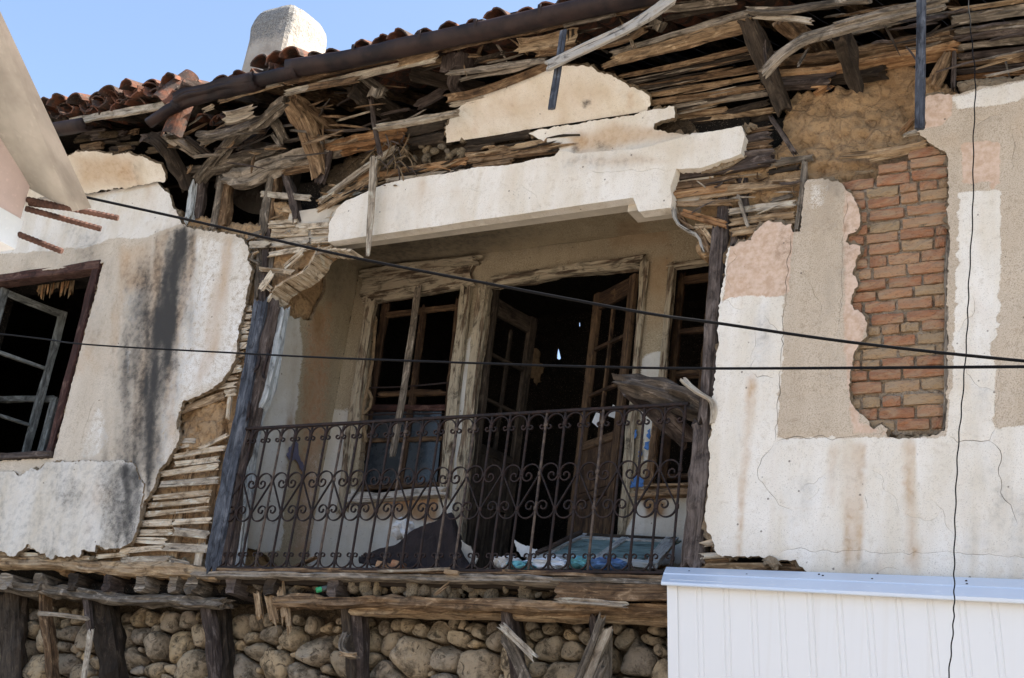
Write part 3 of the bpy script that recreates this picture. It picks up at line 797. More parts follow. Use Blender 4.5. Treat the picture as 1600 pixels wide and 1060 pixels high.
# white lintel
li_out = [(513, 378, .006), (513, 350), (526, 326), (540, 314), (572, 300), (600, 288), (640, 279), (690, 272), (722, 266), (740, 263), (800, 257), (840, 248), (866, 244), (874, 234), (900, 240), (1000, 232), (1080, 212), (1120, 204),
          (1158, 197), (1163, 210), (1161, 226), (1158, 240), (1143, 247), (1120, 255), (1096, 263), (1056, 264), (1052, 280), (1047, 292), (1050, 310), (1048, 325, .002), (998, 331, .0), (989, 309, .0), (740, 345, .0)]
li_mask = masker([('R', 'poly', [(400, 150), (1200, 150), (1200, 400), (400, 400)], 3, 1), ('B', 'poly', [(880, 250), (1000, 240), (1060, 252), (960, 262)], 14, .55), ('G', 'poly', [(880, 240), (960, 225), (1020, 250), (960, 275), (870, 270)], 22, .28), ('B', 'poly', [(1000, 225), (1120, 205), (1150, 235), (1060, 258)], 24, .3), ('G', 'poly', [(570, 320), (640, 300), (650, 340), (580, 350)], 20, .16), ('B', 'streak', [(660, 282, 20), (652, 350, 12)], .35, 10), ('B', 'streak', [(800, 258, 22), (792, 330, 12)], .3, 10), ('B', 'poly', [(560, 310), (700, 290), (740, 300), (600, 330)], 20, .25),
                  ('G', 'poly', [(900, 240), (935, 236), (930, 252), (905, 262)], 6, .3)], sd=71)
slab('lintel_plaster', li_out, F0, .09, ['plaster', 'plaster'], H, off=.075, step=.03, jag=.004, amp=.007, maskf=li_mask,
     cracks=[(.007, [(1056, 264), (1040, 266), (1018, 263), (1000, 267), (975, 266), (955, 270), (920, 268)]), (.004, [(513, 342), (530, 333), (552, 328)]),
             (.003, [(615, 283), (612, 300), (604, 318)]), (.003, [(640, 312), (690, 303), (730, 296), (760, 300)])] + hairlines(3, 700, 960, 280, 300, .4))
# soffit of the lintel beam and ceiling of the balcony
pA = facade(-.06).px(513, 378); pB = facade(-.06).px(1000, 330)
box('lintel_beam', (XL - .0, .016, 5.86), (-3.86, .185, ZC + .05), 'lintel_render', H)
box('lintel_beam', (-3.855, .016, 5.765), (XR + .02, .185, ZC + .05), 'lintel_render', H)
CEIL = Plane((0, 0, ZC), (0, 1, 0), (1, 0, 0))
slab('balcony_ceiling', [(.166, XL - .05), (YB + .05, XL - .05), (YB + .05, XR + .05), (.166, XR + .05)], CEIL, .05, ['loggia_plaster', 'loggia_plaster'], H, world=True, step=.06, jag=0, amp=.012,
     maskf=masker([('G', 'poly', [(500, 380), (760, 340), (860, 360), (740, 400), (560, 420)], 30, .6), ('B', 'poly', [(960, 340), (1010, 340), (1010, 380), (960, 380)], 10, .5)], sd=77))

# right wall
r_out = [(1136, 386), (1150, 380), (1172, 375), (1178, 360), (1190, 352), (1200, 346), (1206, 349), (1220, 348), (1237, 350), (1239, 362, .002), (1250, 362, .002), (1257, 292), (1262, 282), (1285, 280), (1312, 284), (1328, 300),
         (1340, 322), (1345, 344), (1337, 360), (1324, 366), (1321, 377), (1332, 382), (1343, 384), (1341, 395), (1335, 410), (1333, 425), (1340, 442), (1332, 456), (1329, 470), (1335, 484), (1350, 490), (1353, 505), (1355, 526), (1342, 536),
         (1334, 548), (1331, 562), (1326, 580), (1324, 602), (1329, 622), (1338, 640), (1350, 652), (1358, 665), (1366, 672), (1376, 664), (1388, 670), (1386, 682), (1420, 686), (1462, 680), (1477, 673), (1480, 600), (1481, 500), (1482, 400),
         (1482, 300), (1480, 242), (1462, 228), (1446, 218), (1432, 206), (1444, 196), (1445, 165), (1448, 150), (1468, 147), (1490, 150), (1510, 144), (1530, 136), (1548, 134), (1575, 130), (1600, 126), (*proj((2.2, 0, 6.74)), 0), (*proj((2.2, 0, 2.75)), 0), (1300, 985, 0), (1266, 896), (1250, 884),
         (1243, 875), (1212, 873), (1198, 871), (1185, 868), (1172, 868), (1145, 870), (1120, 866), (1113, 848), (1103, 828), (1100, 808), (1104, 768), (1108, 700), (1112, 640), (1118, 585), (1120, 540), (1122, 500), (1128, 440)]
r_mask = masker([
    ('R', 'poly', [(1128, 470), (1160, 462), (1226, 464), (1222, 560), (1213, 686), (1300, 684), (1480, 684), (1490, 560), (1496, 400), (1498, 300), (1563, 297), (1560, 520), (1550, 535), (1545, 550), (1556, 570), (1553, 650), (1556, 672), (1600, 664), (4000, 620), (4000, 1200), (1050, 1000)], 2.5, 1),
    ('R', 'poly', [(1110, 380), (1140, 380), (1134, 440), (1128, 480), (1110, 600)], 4, .8),
    ('R', 'poly', [(1488, 150), (1600, 126), (4000, -60), (4000, -20), (1600, 152), (1560, 166), (1495, 172)], 5, .85),
    ('R', 'poly', [(1260, 284), (1300, 284), (1290, 320), (1262, 345)], 8, .45),
    ('A', 'poly', [(1140, 384), (1200, 344), (1240, 346), (1232, 462), (1130, 468)], 3, 1),
    ('A', 'poly', [(1500, 225), (1566, 220), (1562, 282), (1550, 300), (1540, 284), (1506, 286)], 3, .9),
    ('A', 'poly', [(1443, 145), (1490, 145), (1488, 180), (1470, 198), (1440, 205)], 4, .95),
    ('A', 'poly', [(1318, 290), (1350, 320), (1345, 480), (1360, 500), (1340, 560), (1345, 660), (1400, 680), (1330, 680), (1318, 560), (1316, 400)], 8, .75),
    ('B', 'streak', [(1176, 580, 15), (1168, 660, 18), (1160, 760, 12), (1155, 860, 8)], .72, 24),
    ('B', 'streak', [(1338, 690, 34), (1334, 780, 32), (1330, 890, 30)], .78, 12),
    ('B', 'streak', [(1418, 686, 20), (1420, 760, 22), (1424, 880, 18)], .72, 14),
    ('B', 'streak', [(1305, 690, 22), (1300, 800, 16)], .5, 14),
    ('B', 'streak', [(1530, 300, 26), (1528, 500, 26)], .22, 14), ('B', 'streak', [(1206, 690, 20), (1200, 860, 14)], .3, 20), ('G', 'streak', [(1480, 690, 26), (1476, 860, 20)], .14, 20),
    ('B', 'streak', [(1560, 700, 20), (1560, 880, 18)], .2, 20),
    ('B', 'poly', [(1240, 440), (1330, 420), (1335, 660), (1220, 680)], 40, .15),
    ('R', 'poly', [(1230, 610), (1270, 610), (1265, 640), (1232, 640)], 8, .3),
], sd=81, distort=3.5)
slab('plaster_wall', r_out, F0, .04, ['plaster', 'plaster_core'], H, off=.04, step=.028, jag=.010, amp=.010, maskf=r_mask, edge_round=.004,
     cracks=[(.010, [(1234, 366), (1230, 420), (1226, 470), (1223, 530), (1219, 600), (1214, 660), (1211, 688)]),
             (.007, [(1212, 690), (1250, 684), (1285, 682), (1300, 686), (1340, 682)]), (.006, [(1208, 695), (1186, 715), (1184, 750), (1205, 770), (1216, 790), (1238, 800)]),
             (.006, [(1172, 585), (1176, 570), (1183, 560)]), (.007, [(1174, 582), (1182, 592), (1200, 590), (1208, 588)]), (.005, [(1142, 448), (1136, 430), (1142, 412), (1150, 400), (1146, 390)]),
             (.008, [(1482, 680), (1494, 693), (1520, 690), (1545, 686), (1556, 672)]), (.008, [(1545, 688), (1560, 705), (1562, 740), (1564, 770), (1578, 790), (1588, 820)]),
             (.005, [(1220, 862), (1250, 860), (1300, 862), (1360, 862), (1420, 865), (1490, 860), (1530, 868), (1545, 862), (1575, 870), (1640, 864)]),
             (.004, [(1520, 200), (1548, 185), (1562, 178)]), (.004, [(1578, 205), (1584, 240), (1582, 260)]), (.004, [(1368, 898), (1385, 890), (1405, 894)]), (.003, [(1453, 780), (1470, 800), (1490, 840)]),
             (.005, [(1321, 300), (1320, 340), (1314, 400), (1316, 440), (1312, 500), (1308, 520)]), (.003, [(1560, 672), (1558, 640), (1560, 560)])] + hairlines(3, 1150, 1200, 480, 560) + hairlines(5, 1250, 1470, 715, 800) + hairlines(2, 1500, 1540, 320, 600) + hairlines(2, 1250, 1300, 420, 600))
slab('base_coat', r_out, F0, .02, ['plaster_core', 'plaster_core'], H, off=.006, **UC)
slab('base_coat', fr_out, SOF, .015, ['plaster_core', 'plaster_core'], H, off=.0, step=.05, jag=.022, amp=.008)
slab('base_coat', md_out, F0, .02, ['plaster_core', 'plaster_core'], H, off=-.012, step=.05, jag=.03, amp=.008)
slab('base_coat', low_out, F0, .02, ['plaster_core', 'plaster_core'], H, off=.034, step=.05, jag=.025, amp=.006)
# upper ragged rim of the right wall
slab('plaster_patch', [(1496, 130), (1520, 124), (1560, 122), (1600, 118), (*proj((2.2, 0, 6.80)), 0), (*proj((2.2, 0, 6.73)), 0), (1600, 133), (1560, 140), (1520, 146), (1500, 142)], F0, .05, ['plaster_core', 'plaster_core'], H, off=.02, step=.03, jag=.012, lump=.012)

# =================================================================== BARE CORE: mud infill behind the missing plaster
MUDP = facade(0.10)
slab('mud_infill', [(262, 330), (300, 345), (340, 350), (420, 352), (420, 372), (440, 345), (505, 330), (515, 340), (515, 395), (470, 420), (430, 470), (415, 480), (345, 895), (120, 895), (60, 880), (240, 720), (250, 640), (330, 590), (380, 380), (300, 375), (262, 360)],
     MUDP, .1, ['mud', 'mud'], H, step=.035, jag=.03, lump=.045, lumpf=8, off=.02)
# rounded daub in the hole above the lower laths
slab('mud_infill', [(282, 640), (352, 622), (350, 690), (330, 705), (282, 700)], MUDP, .09, ['mud', 'mud'], H, step=.02, jag=.015, lump=.05, lumpf=13, off=.055)
slab('mud_infill', [(1130, 262), (1200, 245), (1225, 230), (1228, 185), (1235, 160), (1262, 148), (1300, 145), (1335, 128), (1362, 108), (1400, 102), (1440, 108), (1470, 130), (1500, 150), (1500, 700), (1330, 695), (1300, 500), (1240, 460), (1225, 400), (1130, 420), (1095, 400), (1095, 280)],
     MUDP, .12, ['mud', 'mud'], H, step=.020, jag=.025, lump=.09, lumpf=7.5, off=.02, hmax=.085)
slab('mud_infill', [(505, 300), (520, 262), (545, 240), (600, 232), (690, 222), (760, 222), (880, 205), (960, 190), (1010, 180), (1060, 165), (1110, 240), (1060, 275), (560, 320), (520, 330)],
     MUDP, .1, ['mortar', 'mortar'], H, step=.04, jag=.03, lump=.04, lumpf=8, off=-.01)
slab('mud_infill', [(285, 342), (330, 340), (345, 352), (420, 350), (430, 372), (380, 376), (285, 366)], MUDP, .12, ['mud', 'mud'], H, step=.025, jag=.03, lump=.03, lumpf=10, off=.07)
slab('mud_infill', [(428, 320), (448, 316), (470, 330), (482, 344), (478, 352), (425, 352)], MUDP, .1, ['mud', 'mud'], H, step=.022, jag=.015, lump=.045, lumpf=11, off=.05)

# brick infill
def brick_mesh(sd):
    g = (5, 2, 3)
    import itertools
    bm_v = {}; V = []; Fc = []
    def vid(i, j, k):
        key = (i, j, k)
        if key not in bm_v:
            x = i / g[0] - .5; y = j / g[1] - .5; z = k / g[2] - .5
            fx = abs(x) > .49; fz = abs(z) > .49; fy = y < -.49
            p = np.array([x, y, z])
            if fx: p[0] *= 1 - .06 * _h(np.array([j + 5]), np.array([k + 3]), sd)[0]
            if fz: p[2] *= 1 - .14 * _h(np.array([i + 11]), np.array([j]), sd + 2)[0]
            if fy: p[1] += .16 * _h(np.array([i]), np.array([k]), sd + 3)[0]
            if fx and fz: p *= np.array([.98, 1, .92])
            if fy and (fx or fz): p[1] += .06
            bm_v[key] = len(V); V.append(p)
        return bm_v[key]
    for i in range(g[0]):
        for k in range(g[2]): Fc.append((vid(i, 0, k), vid(i + 1, 0, k), vid(i + 1, 0, k + 1), vid(i, 0, k + 1)))
        for j in range(g[1]):
            Fc.append((vid(i, j, 0), vid(i, j + 1, 0), vid(i + 1, j + 1, 0), vid(i + 1, j, 0)))
            Fc.append((vid(i, j, g[2]), vid(i + 1, j, g[2]), vid(i + 1, j + 1, g[2]), vid(i, j + 1, g[2])))
    for k in range(g[2]):
        for j in range(g[1]):
            Fc.append((vid(0, j, k), vid(0, j, k + 1), vid(0, j + 1, k + 1), vid(0, j + 1, k)))
            Fc.append((vid(g[0], j, k), vid(g[0], j + 1, k), vid(g[0], j + 1, k + 1), vid(g[0], j, k + 1)))
    return mesh('brick', V, Fc, 'brick', smooth=False)
BR = [brick_mesh(200 + i * 7) for i in range(7)]
panel = slab('brick_panel', [(1318, 292), (1345, 300), (1420, 250), (1484, 236), (1486, 680), (1330, 684)], facade(.026), .06, ['brick_mortar', 'brick_mortar'], H, step=.02, jag=.01, lump=.008, lumpf=16, off=.0)
z = 4.115; row = 0
xa, xb = -2.42, -1.735
while z < 5.92:
    hgt = random.uniform(.060, .074)
    xx = xa + (-.11 if row % 2 else 0) + random.uniform(-.03, .03)
    t = (z - 4.1) / 1.8
    sag = random.uniform(-.010, .010)
    while xx < xb - .02:
        L = random.choice([.11, .19, .21, .22, .20])
        L = min(L, xb - xx)
        if xb - xx - L < .06: L = xb - xx
        c = xx + L / 2
        top = 5.92 - max(0, (-1.74 - c)) * .28
        if L > .05 and z < top - .03:
            sk = (c - xa) * .03 * (1 if row % 3 else .5)
            link('brick', BR[random.randrange(7)], panel, loc=(c, .040 + random.uniform(-.006, .010), z + hgt / 2 + sag + (c - xa) * .012), rot=(random.uniform(-.03, .03), random.uniform(-.025, .025) - .01, random.uniform(-.03, .03)), scl=(L - .008, .10, hgt * .97))
        xx += L + random.uniform(.002, .007)
    z += hgt + random.uniform(.006, .012); row += 1
# smears of lime left on the joints
for (u, v, w) in ((1350, 268, 30), (1400, 276, 34), (1452, 262, 26), (1362, 352, 24), (1440, 352, 30), (1380, 420, 26), (1452, 605, 22), (1372, 597, 30), (1390, 512, 22)):
    timber('mortar_smear', [(u - w / 2, v + 2, .012), (u, v + 1, .006), (u + w / 2, v - 2, .012)], 3.2, .02, 'plaster_core', panel, rough=.7, rag=.02, seg=.02)

# =================================================================== HALF-TIMBERING AND LATHS (all lists are photo positions on real depth planes)
def many(name, mat, rows, parent=None, depth=.02, **k):
    for r in rows:
        pts, w = r[0], r[1]; m = r[2] if len(r) > 2 else mat
        timber(name, pts, w, r[3] if len(r) > 3 else depth, m, parent or H, **k)
Y1 = -.012; Y2 = .02
def seg2(u0, v0, u1, v1, y=Y1): return [(u0, v0, y), (u1, v1, y)]

# --- main posts
many('post', 'wood_bluegrey', [([(405, 466, -.045), (374, 640, -.045), (326, 893, -.045)], 21, 'wood_bluegrey', .10)], rough=.25)
many('post', 'wood_post', [([(425, 470, -.01), (398, 600, -.01), (368, 745, -.01), (350, 893, -.01)], 17, 'wood_post', .12), ([(437, 478, .05), (412, 610, .05), (391, 668, .05), (362, 893, .05)], 13, 'wood_whiteblue', .10),
                           ([(409, 328, .02), (399, 470, .02)], 9, 'wood_grey', .06), ([(418, 326, .0), (408, 470, .0)], 11, 'wood_post', .07), ([(423, 385, .03), (413, 452, .03)], 14, 'wood_grey', .05)], rough=.3)
many('post', 'wood_post', [([(1119, 352, -.03), (1110, 480, -.03), (1097, 660, -.03)], 19, 'wood_post', .11), ([(1093, 655, -.035), (1087, 760, -.035), (1074, 892, -.035)], 30, 'wood_post', .12),
                           ([(1131, 318, .0), (1126, 400, .0), (1116, 520, .0), (1108, 640, .0), (1100, 760, .0), (1092, 892, .0)], 12, 'wood_post', .12), ([(1128, 282, .0), (1124, 350, .0)], 15, 'wood_post', .10)], rough=.3)
# iron straps on the left post
many('strap', 'iron', [([(420, 545, -.05), (415, 562, -.06), (410, 580, -.05), (412, 592, -.05)], 4), ([(404, 552, -.06), (402, 570, -.065), (396, 578, -.06)], 5), ([(389, 630, -.05), (386, 655, -.05)], 5)], depth=.02, rough=.3)

# --- laths, lower left
many('lath', 'lath', [
    (seg2(285, 641, 351, 617, -.005), 13, 'wood_tan'), (seg2(350, 615, 368, 612), 12), ([(359, 622, -.01), (355, 655, -.01)], 7), (seg2(282, 688, 305, 688, .02), 9, 'wood_pale'), (seg2(309, 702, 355, 678), 7),
    (seg2(270, 714, 351, 700), 9), (seg2(272, 725, 341, 717, .01), 10), (seg2(250, 741, 340, 729), 10), (seg2(248, 757, 341, 750), 11, 'wood_pale'), (seg2(238, 778, 328, 770), 9), (seg2(230, 791, 325, 781), 9),
    (seg2(226, 804, 325, 796), 8), (seg2(219, 818, 268, 816), 11), (seg2(269, 816, 329, 813), 10), (seg2(216, 832, 268, 832), 10), (seg2(269, 831, 325, 836), 14, 'wood_pale'), (seg2(206, 844, 257, 847), 10),
    (seg2(254, 855, 323, 858), 13, 'wood_pale'), (seg2(185, 861, 254, 856), 9), (seg2(150, 870, 200, 866, .0), 8), (seg2(190, 876, 262, 873, -.02), 10, 'wood_pale'), (seg2(261, 875, 294, 881, -.01), 9, 'wood_pale'),
    ([(314, 850, .0), (307, 890, .0)], 12, 'wood_pale'), (seg2(262, 702, 300, 694, .03), 7), (seg2(60, 868, 140, 872, .0), 8), (seg2(-60, 862, 60, 868, .0), 9)], depth=.014, rough=.5, rag=.05, seg=.03, wob=.008)
# stub ends showing between plaster edge and post
yy = 482
while yy < 612:
    xr = np.interp(yy, [480, 610], [397, 366]); xl = np.interp(yy, [480, 500, 530, 560, 580, 610], [376, 370, 364, 362, 352, 330])
    many('lath', 'lath', [(seg2(xl, yy + 1, xr, yy - random.uniform(0, 4), .0 + random.uniform(0, .012)), random.uniform(8, 11))], depth=.014, rough=.5, seg=.03)
    yy += 12.2
# studs behind those laths
many('stud', 'wood_tan', [([(300, 690, .035), (262, 893, .035)], 16), ([(272, 770, .04), (250, 893, .04)], 12), ([(338, 700, .03), (306, 893, .03)], 14), ([(378, 390, .04), (352, 620, .04)], 13)], depth=.05, rough=.5)
# --- laths right of the left post, up to the lintel
many('lath', 'lath', [
    (seg2(419, 351, 462, 348), 13), (seg2(462, 354, 515, 350), 10), (seg2(422, 365, 481, 362), 14), (seg2(484, 364, 514, 362), 9), (seg2(388, 383, 482, 376, -.02), 12, 'wood_pale'), (seg2(484, 377, 516, 374), 9), (seg2(418, 397, 480, 387), 9),
    (seg2(404, 420, 459, 426, -.03), 8), (seg2(444, 418, 472, 394, -.02), 9), (seg2(384, 401, 405, 411, -.02), 5, 'wood_grey'), (seg2(440, 327, 460, 328, -.01), 9, 'wood_tan'), (seg2(407, 303, 484, 309, -.02), 10, 'wood_pale'),
    (seg2(382, 372, 408, 362, .0), 9, 'wood_grey'), (seg2(494, 328, 524, 312, .0), 8, 'wood_tan'), (seg2(494, 316, 524, 298, .0), 8, 'wood_tan'), (seg2(408, 440, 424, 452, -.02), 8), (seg2(406, 452, 424, 425, -.03), 9)], depth=.018, rough=.5, rag=.04, seg=.03, wob=.006)
# curved cradle of short boards over the balcony corner, left
arch = [(420, 464), (428, 452), (437, 444), (448, 437), (459, 432), (469, 426), (478, 418), (485, 409), (491, 399), (496, 389)]
for i, (u, v) in enumerate(arch):
    a = hY(u, v, -.03); b = hY(u, v, -.03) + np.array([0, .20, 0])
    i0 = max(0, i - 1); i1 = min(len(arch) - 1, i + 1)
    t = hY(*arch[i1], -.03) - hY(*arch[i0], -.03); t /= np.linalg.norm(t)
    nrm = np.cross(t, (0, 1, 0))
    me = sweep_mesh('arch_board', [a, b], PROF_BOARD, .034, .012, nrm, 'lath', rough=.006, rag=.01, seg=.05)
    link('arch_board', me, H)
for i, u in enumerate(np.linspace(498, 545, 7)):
    v = 388 + (u - 498) * .06
    a = hY(u, v, -.03)
    link('arch_board', sweep_mesh('arch_board', [a, a + np.array([0, .16, 0])], PROF_BOARD, .024, .01, (0, 0, 1), 'lath', rough=.005, rag=.01, seg=.05), H)
# --- right of the lintel
many('lath', 'lath', [
    (seg2(1054, 271, 1206, 246, -.02), 20, 'wood_post', .04), (seg2(1052, 291, 1150, 278, -.005), 12, 'wood_brown'), (seg2(1050, 304, 1140, 292, -.02), 12, 'wood_orange'), (seg2(1135, 294, 1249, 284, -.02), 12, 'wood_tan'), (seg2(1092, 309, 1178, 296, -.015), 6, 'wood_tan'),
    (seg2(1054, 319, 1144, 315, -.01), 10, 'wood_brown'), (seg2(1064, 332, 1134, 351, -.03), 11, 'wood_orange'), (seg2(1086, 355, 1120, 351, -.01), 8, 'wood_tan'), (seg2(1097, 357, 1114, 380, -.01), 9, 'wood_tan'), (seg2(1140, 331, 1190, 323, -.01), 9, 'wood_pale'), (seg2(1178, 325, 1244, 317, -.012), 10, 'wood_pale'),
    (seg2(1140, 347, 1242, 335, .0), 11, 'wood_tan'), (seg2(1140, 364, 1194, 356, .0), 12, 'wood_tan'), (seg2(1152, 306, 1168, 354, -.035), 6, 'wood_grey'), ([(1256, 250, -.03), (1252, 300, -.03), (1243, 363, -.03)], 9, 'wood_grey', .03), (seg2(1204, 256, 1268, 244, -.01), 8, 'wood_grey'),
    (seg2(1200, 268, 1250, 260, .02), 9, 'wood_dark'), (seg2(1206, 350, 1244, 345, .01), 8, 'wood_tan'), (seg2(1205, 314, 1238, 304, .02), 7, 'wood_grey')], depth=.02, rough=.45, rag=.04, seg=.03, wob=.006)
many('stud', 'wood_post', [([(1155, 270, .03), (1160, 320, .03), (1160, 375, .03)], 9), ([(1164, 270, .035), (1166, 330, .035)], 7), ([(1128, 285, .035), (1124, 340, .035)], 8), ([(1140, 283, .03), (1137, 330, .03)], 7), ([(1148, 350, .03), (1143, 390, .03)], 12)], depth=.05, rough=.4)
# bent lip of plaster on its lath bracket, right end of the lintel
many('plaster_lip', 'wood_peel_white', [([(1050, 322, -.06), (1053, 340, -.05), (1062, 353, -.04), (1080, 362, -.03), (1091, 370, -.02), (1095, 384, -.02), (1098, 392, -.02)], 5)], depth=.06, rough=.4)
many('arch_board', 'wood_brown', [([(1056, 330, -.02), (1066, 345, -.02)], 12), ([(1064, 347, -.02), (1082, 358, -.02)], 12), ([(1082, 352, -.01), (1100, 372, -.01)], 14), ([(1096, 366, -.01), (1106, 394, -.01)], 12)], depth=.06, rough=.4)

# --- boards below the frieze and rubble behind the lintel
many('board', 'wood_orange', [
    (seg2(590, 271, 728, 250, -.03), 11, 'wood_orange'), (seg2(600, 282, 728, 266, -.03), 7, 'wood_pale'), (seg2(726, 247, 872, 229, -.02), 15, 'wood_brown'), (seg2(726, 232, 772, 225, .0), 12, 'wood_dark'), (seg2(760, 232, 868, 222, -.015), 9, 'wood_tan'), (seg2(727, 224, 827, 208, -.01), 13, 'wood_dark'), (seg2(738, 258, 800, 250, -.02), 8, 'wood_brown'),
    ([(498, 314, -.06), (560, 268, -.08), (618, 229, -.08)], 8, 'wood_pale'), (seg2(509, 321, 578, 277, -.05), 8, 'wood_tan'), (seg2(526, 306, 560, 296, -.02), 9, 'wood_whiteblue'),
    (seg2(556, 280, 592, 268, -.01), 14, 'wood_orange')], depth=.035, rough=.45, rag=.05, seg=.03, wob=.008)
# --- long timbers across the attic
many('wall_plate', 'wood_brown', [
    ([(282, 264, -.06), (330, 258, -.07), (374, 246, -.07), (432, 230, -.06)], 15, 'wood_grey', .12), ([(348, 272, -.09), (382, 272, -.10), (420, 254, -.10), (470, 240, -.10), (530, 222, -.08)], 25, 'wood_grey', .15), ([(440, 268, -.05), (490, 258, -.05)], 9, 'wood_brown', .06),
    ([(505, 229, -.08), (570, 216, -.10), (632, 204, -.08)], 19, 'wood_orange', .14), ([(625, 206, -.04), (700, 190, -.04)], 16, 'wood_dark', .12), ([(636, 221, -.03), (700, 211, -.03)], 15, 'wood_dark', .1)], rough=.5, rag=.08, wob=.012, seg=.04)
many('board', 'wood_pale', [([(583, 199, -.30), (640, 188, -.30), (716, 174, -.30)], 9, 'wood_pale', .05), ([(528, 188, -.2), (592, 170, -.2)], 3, 'wood_pale', .01), ([(480, 135, -.62), (560, 122, -.62)], 10, 'wood_brown', .03)], rough=.3)
# --- attic studs
many('stud', 'wood_grey', [([(300, 282, -.03), (291, 345, -.03)], 10, 'wood_whiteblue'), ([(310, 280, .0), (303, 340, .0)], 14, 'wood_post'), ([(346, 268, -.03), (331, 356, -.03)], 9, 'wood_grey'), ([(355, 270, .0), (343, 354, .0)], 11, 'wood_brown'),
                           ([(424, 256, -.02), (408, 366, -.02)], 10, 'wood_grey'), ([(432, 258, .0), (420, 350, .0)], 6, 'wood_brown'), ([(437, 256, -.02), (452, 300, -.02), (462, 345, -.02)], 12, 'wood_post')], depth=.09, rough=.4)
# --- eave brackets and rafters showing in the gap
many('bracket', 'wood_brown', [
    ([(440, 152, -.55), (404, 183, -.42), (367, 207, -.28), (330, 248, -.12), (299, 284, -.02)], 15, 'wood_grey', .10), ([(228, 215, -.45), (255, 234, -.33), (278, 268, -.15), (292, 300, -.03)], 18, 'wood_dark', .10), ([(446, 158, -.50), (470, 196, -.30), (486, 240, -.14), (498, 280, -.03)], 22, 'wood_brown', .11),
    ([(1166, 30, -.50), (1178, 60, -.40), (1193, 95, -.28), (1208, 135, -.15), (1226, 180, -.02)], 27, 'wood_dark', .12), ([(1203, 183, -.05), (1222, 212, -.06), (1239, 237, -.06)], 9, 'wood_post', .05), ([(1300, 50, -.4), (1312, 95, -.2), (1326, 140, -.02)], 19, 'wood_dark', .1),
    ([(511, 232, -.08), (505, 258, -.05), (496, 285, -.03)], 13, 'wood_post', .06), ([(706, 108, -.4), (700, 130, -.3), (716, 148, -.2)], 14, 'wood_post', .08)], rough=.45, rag=.06, wob=.012, seg=.04)
many('rafter', 'wood_brown', [([(450, 154, -.45), (520, 213, .1)], 21, 'wood_brown', .1), ([(414, 178, -.4), (430, 200, -.3), (443, 224, -.2)], 16, 'wood_grey', .08), ([(254, 212, -.4), (306, 246, -.1)], 11, 'wood_grey', .08), ([(290, 215, -.3), (330, 244, -.1)], 10, 'wood_dark', .08),
                              ([(540, 135, -.5), (600, 178, .0), (650, 205, .4)], 30, 'wood_dark', .1), ([(1205, 30, -.4), (1240, 60, -.1), (1280, 95, .3)], 22, 'wood_brown', .1), ([(1476, 84, -.05), (1466, 105, -.05), (1454, 128, -.03)], 17, 'wood_brown', .1), ([(560, 122, -.5), (600, 150, -.3)], 12, 'wood_grey', .05)], rough=.45, rag=.06, wob=.012, seg=.04)
many('board', 'wood_grey', [([(306, 214, -.35), (346, 206, -.35), (392, 190, -.35)], 15, 'wood_grey', .08), ([(345, 181, -.5), (368, 178, -.5), (392, 170, -.5)], 17, 'wood_pale', .06), ([(375, 221, -.1), (395, 212, -.1), (415, 196, -.1)], 10, 'wood_post', .06), ([(316, 172, -.62), (330, 166, -.62)], 7, 'wood_pale', .03)], rough=.6, rag=.08)
# --- fascia boards under the gutter
many('fascia_board', 'wood_pale', [([(445, 145, -.60), (530, 124, -.60), (682, 88, -.60)], 11, 'wood_pale', .03), ([(620, 98, -.61), (684, 80, -.61)], 14, 'wood_tan', .02), ([(340, 157, -.58), (440, 129, -.58)], 6, 'wood_tan', .03), ([(445, 128, -.6), (620, 88, -.6), (700, 70, -.6)], 8, 'wood_brown', .03),
                                   ([(690, 76, -.58), (810, 50, -.58), (960, 18, -.58), (1020, 4, -.58)], 9, 'wood_brown', .03), ([(880, 38, -.6), (960, 20, -.6)], 8, 'wood_grey', .02),
                                   ([(108, 190, -.60), (160, 180, -.60), (258, 163, -.60)], 12, 'wood_pale', .03)], rough=.45, rag=.06, seg=.04, wob=.008)
# rotten edge board over the frieze and split laths
many('board', 'wood_brown', [([(694, 155, ('S', .05)), (740, 147, ('S', .06)), (800, 128, ('S', .06)), (856, 104, ('S', .06))], 14, 'wood_brown'), ([(705, 165, ('S', .03)), (760, 152, ('S', .03))], 10, 'wood_pale'),
                             ([(700, 113, -.5), (760, 106, -.5), (853, 92, -.5)], 7, 'wood_grey'), ([(720, 123, -.45), (790, 109, -.45), (846, 92, -.45)], 5, 'wood_grey'), ([(806, 72, -.56), (850, 64, -.56), (900, 52, -.56)], 24, 'wood_tan'), ([(836, 84, -.5), (900, 72, -.5)], 8, 'wood_brown'),
                             ([(850, 78, -.52), (960, 66, -.5), (1010, 44, -.5)], 9, 'wood_brown'), ([(640, 112, -.3), (700, 128, -.1), (760, 138, .1)], 22, 'wood_dark'), ([(650, 165, -.1), (694, 140, -.1)], 14, 'wood_post')], depth=.03, rough=.5, rag=.08, seg=.035, wob=.01)
many('rafter_end', 'wood_post', [([(889, 42, -.57), (889, 60, -.57)], 14, 'wood_dark', .1), ([(708, 82, -.52), (706, 108, -.5)], 36, 'wood_post', .1), ([(1022, 28, -.5), (1016, 44, -.45)], 24, 'wood_grey', .08), ([(584, 134, -.5), (580, 150, -.48)], 20, 'wood_grey', .07)], rough=.6, rag=.04, seg=.03)
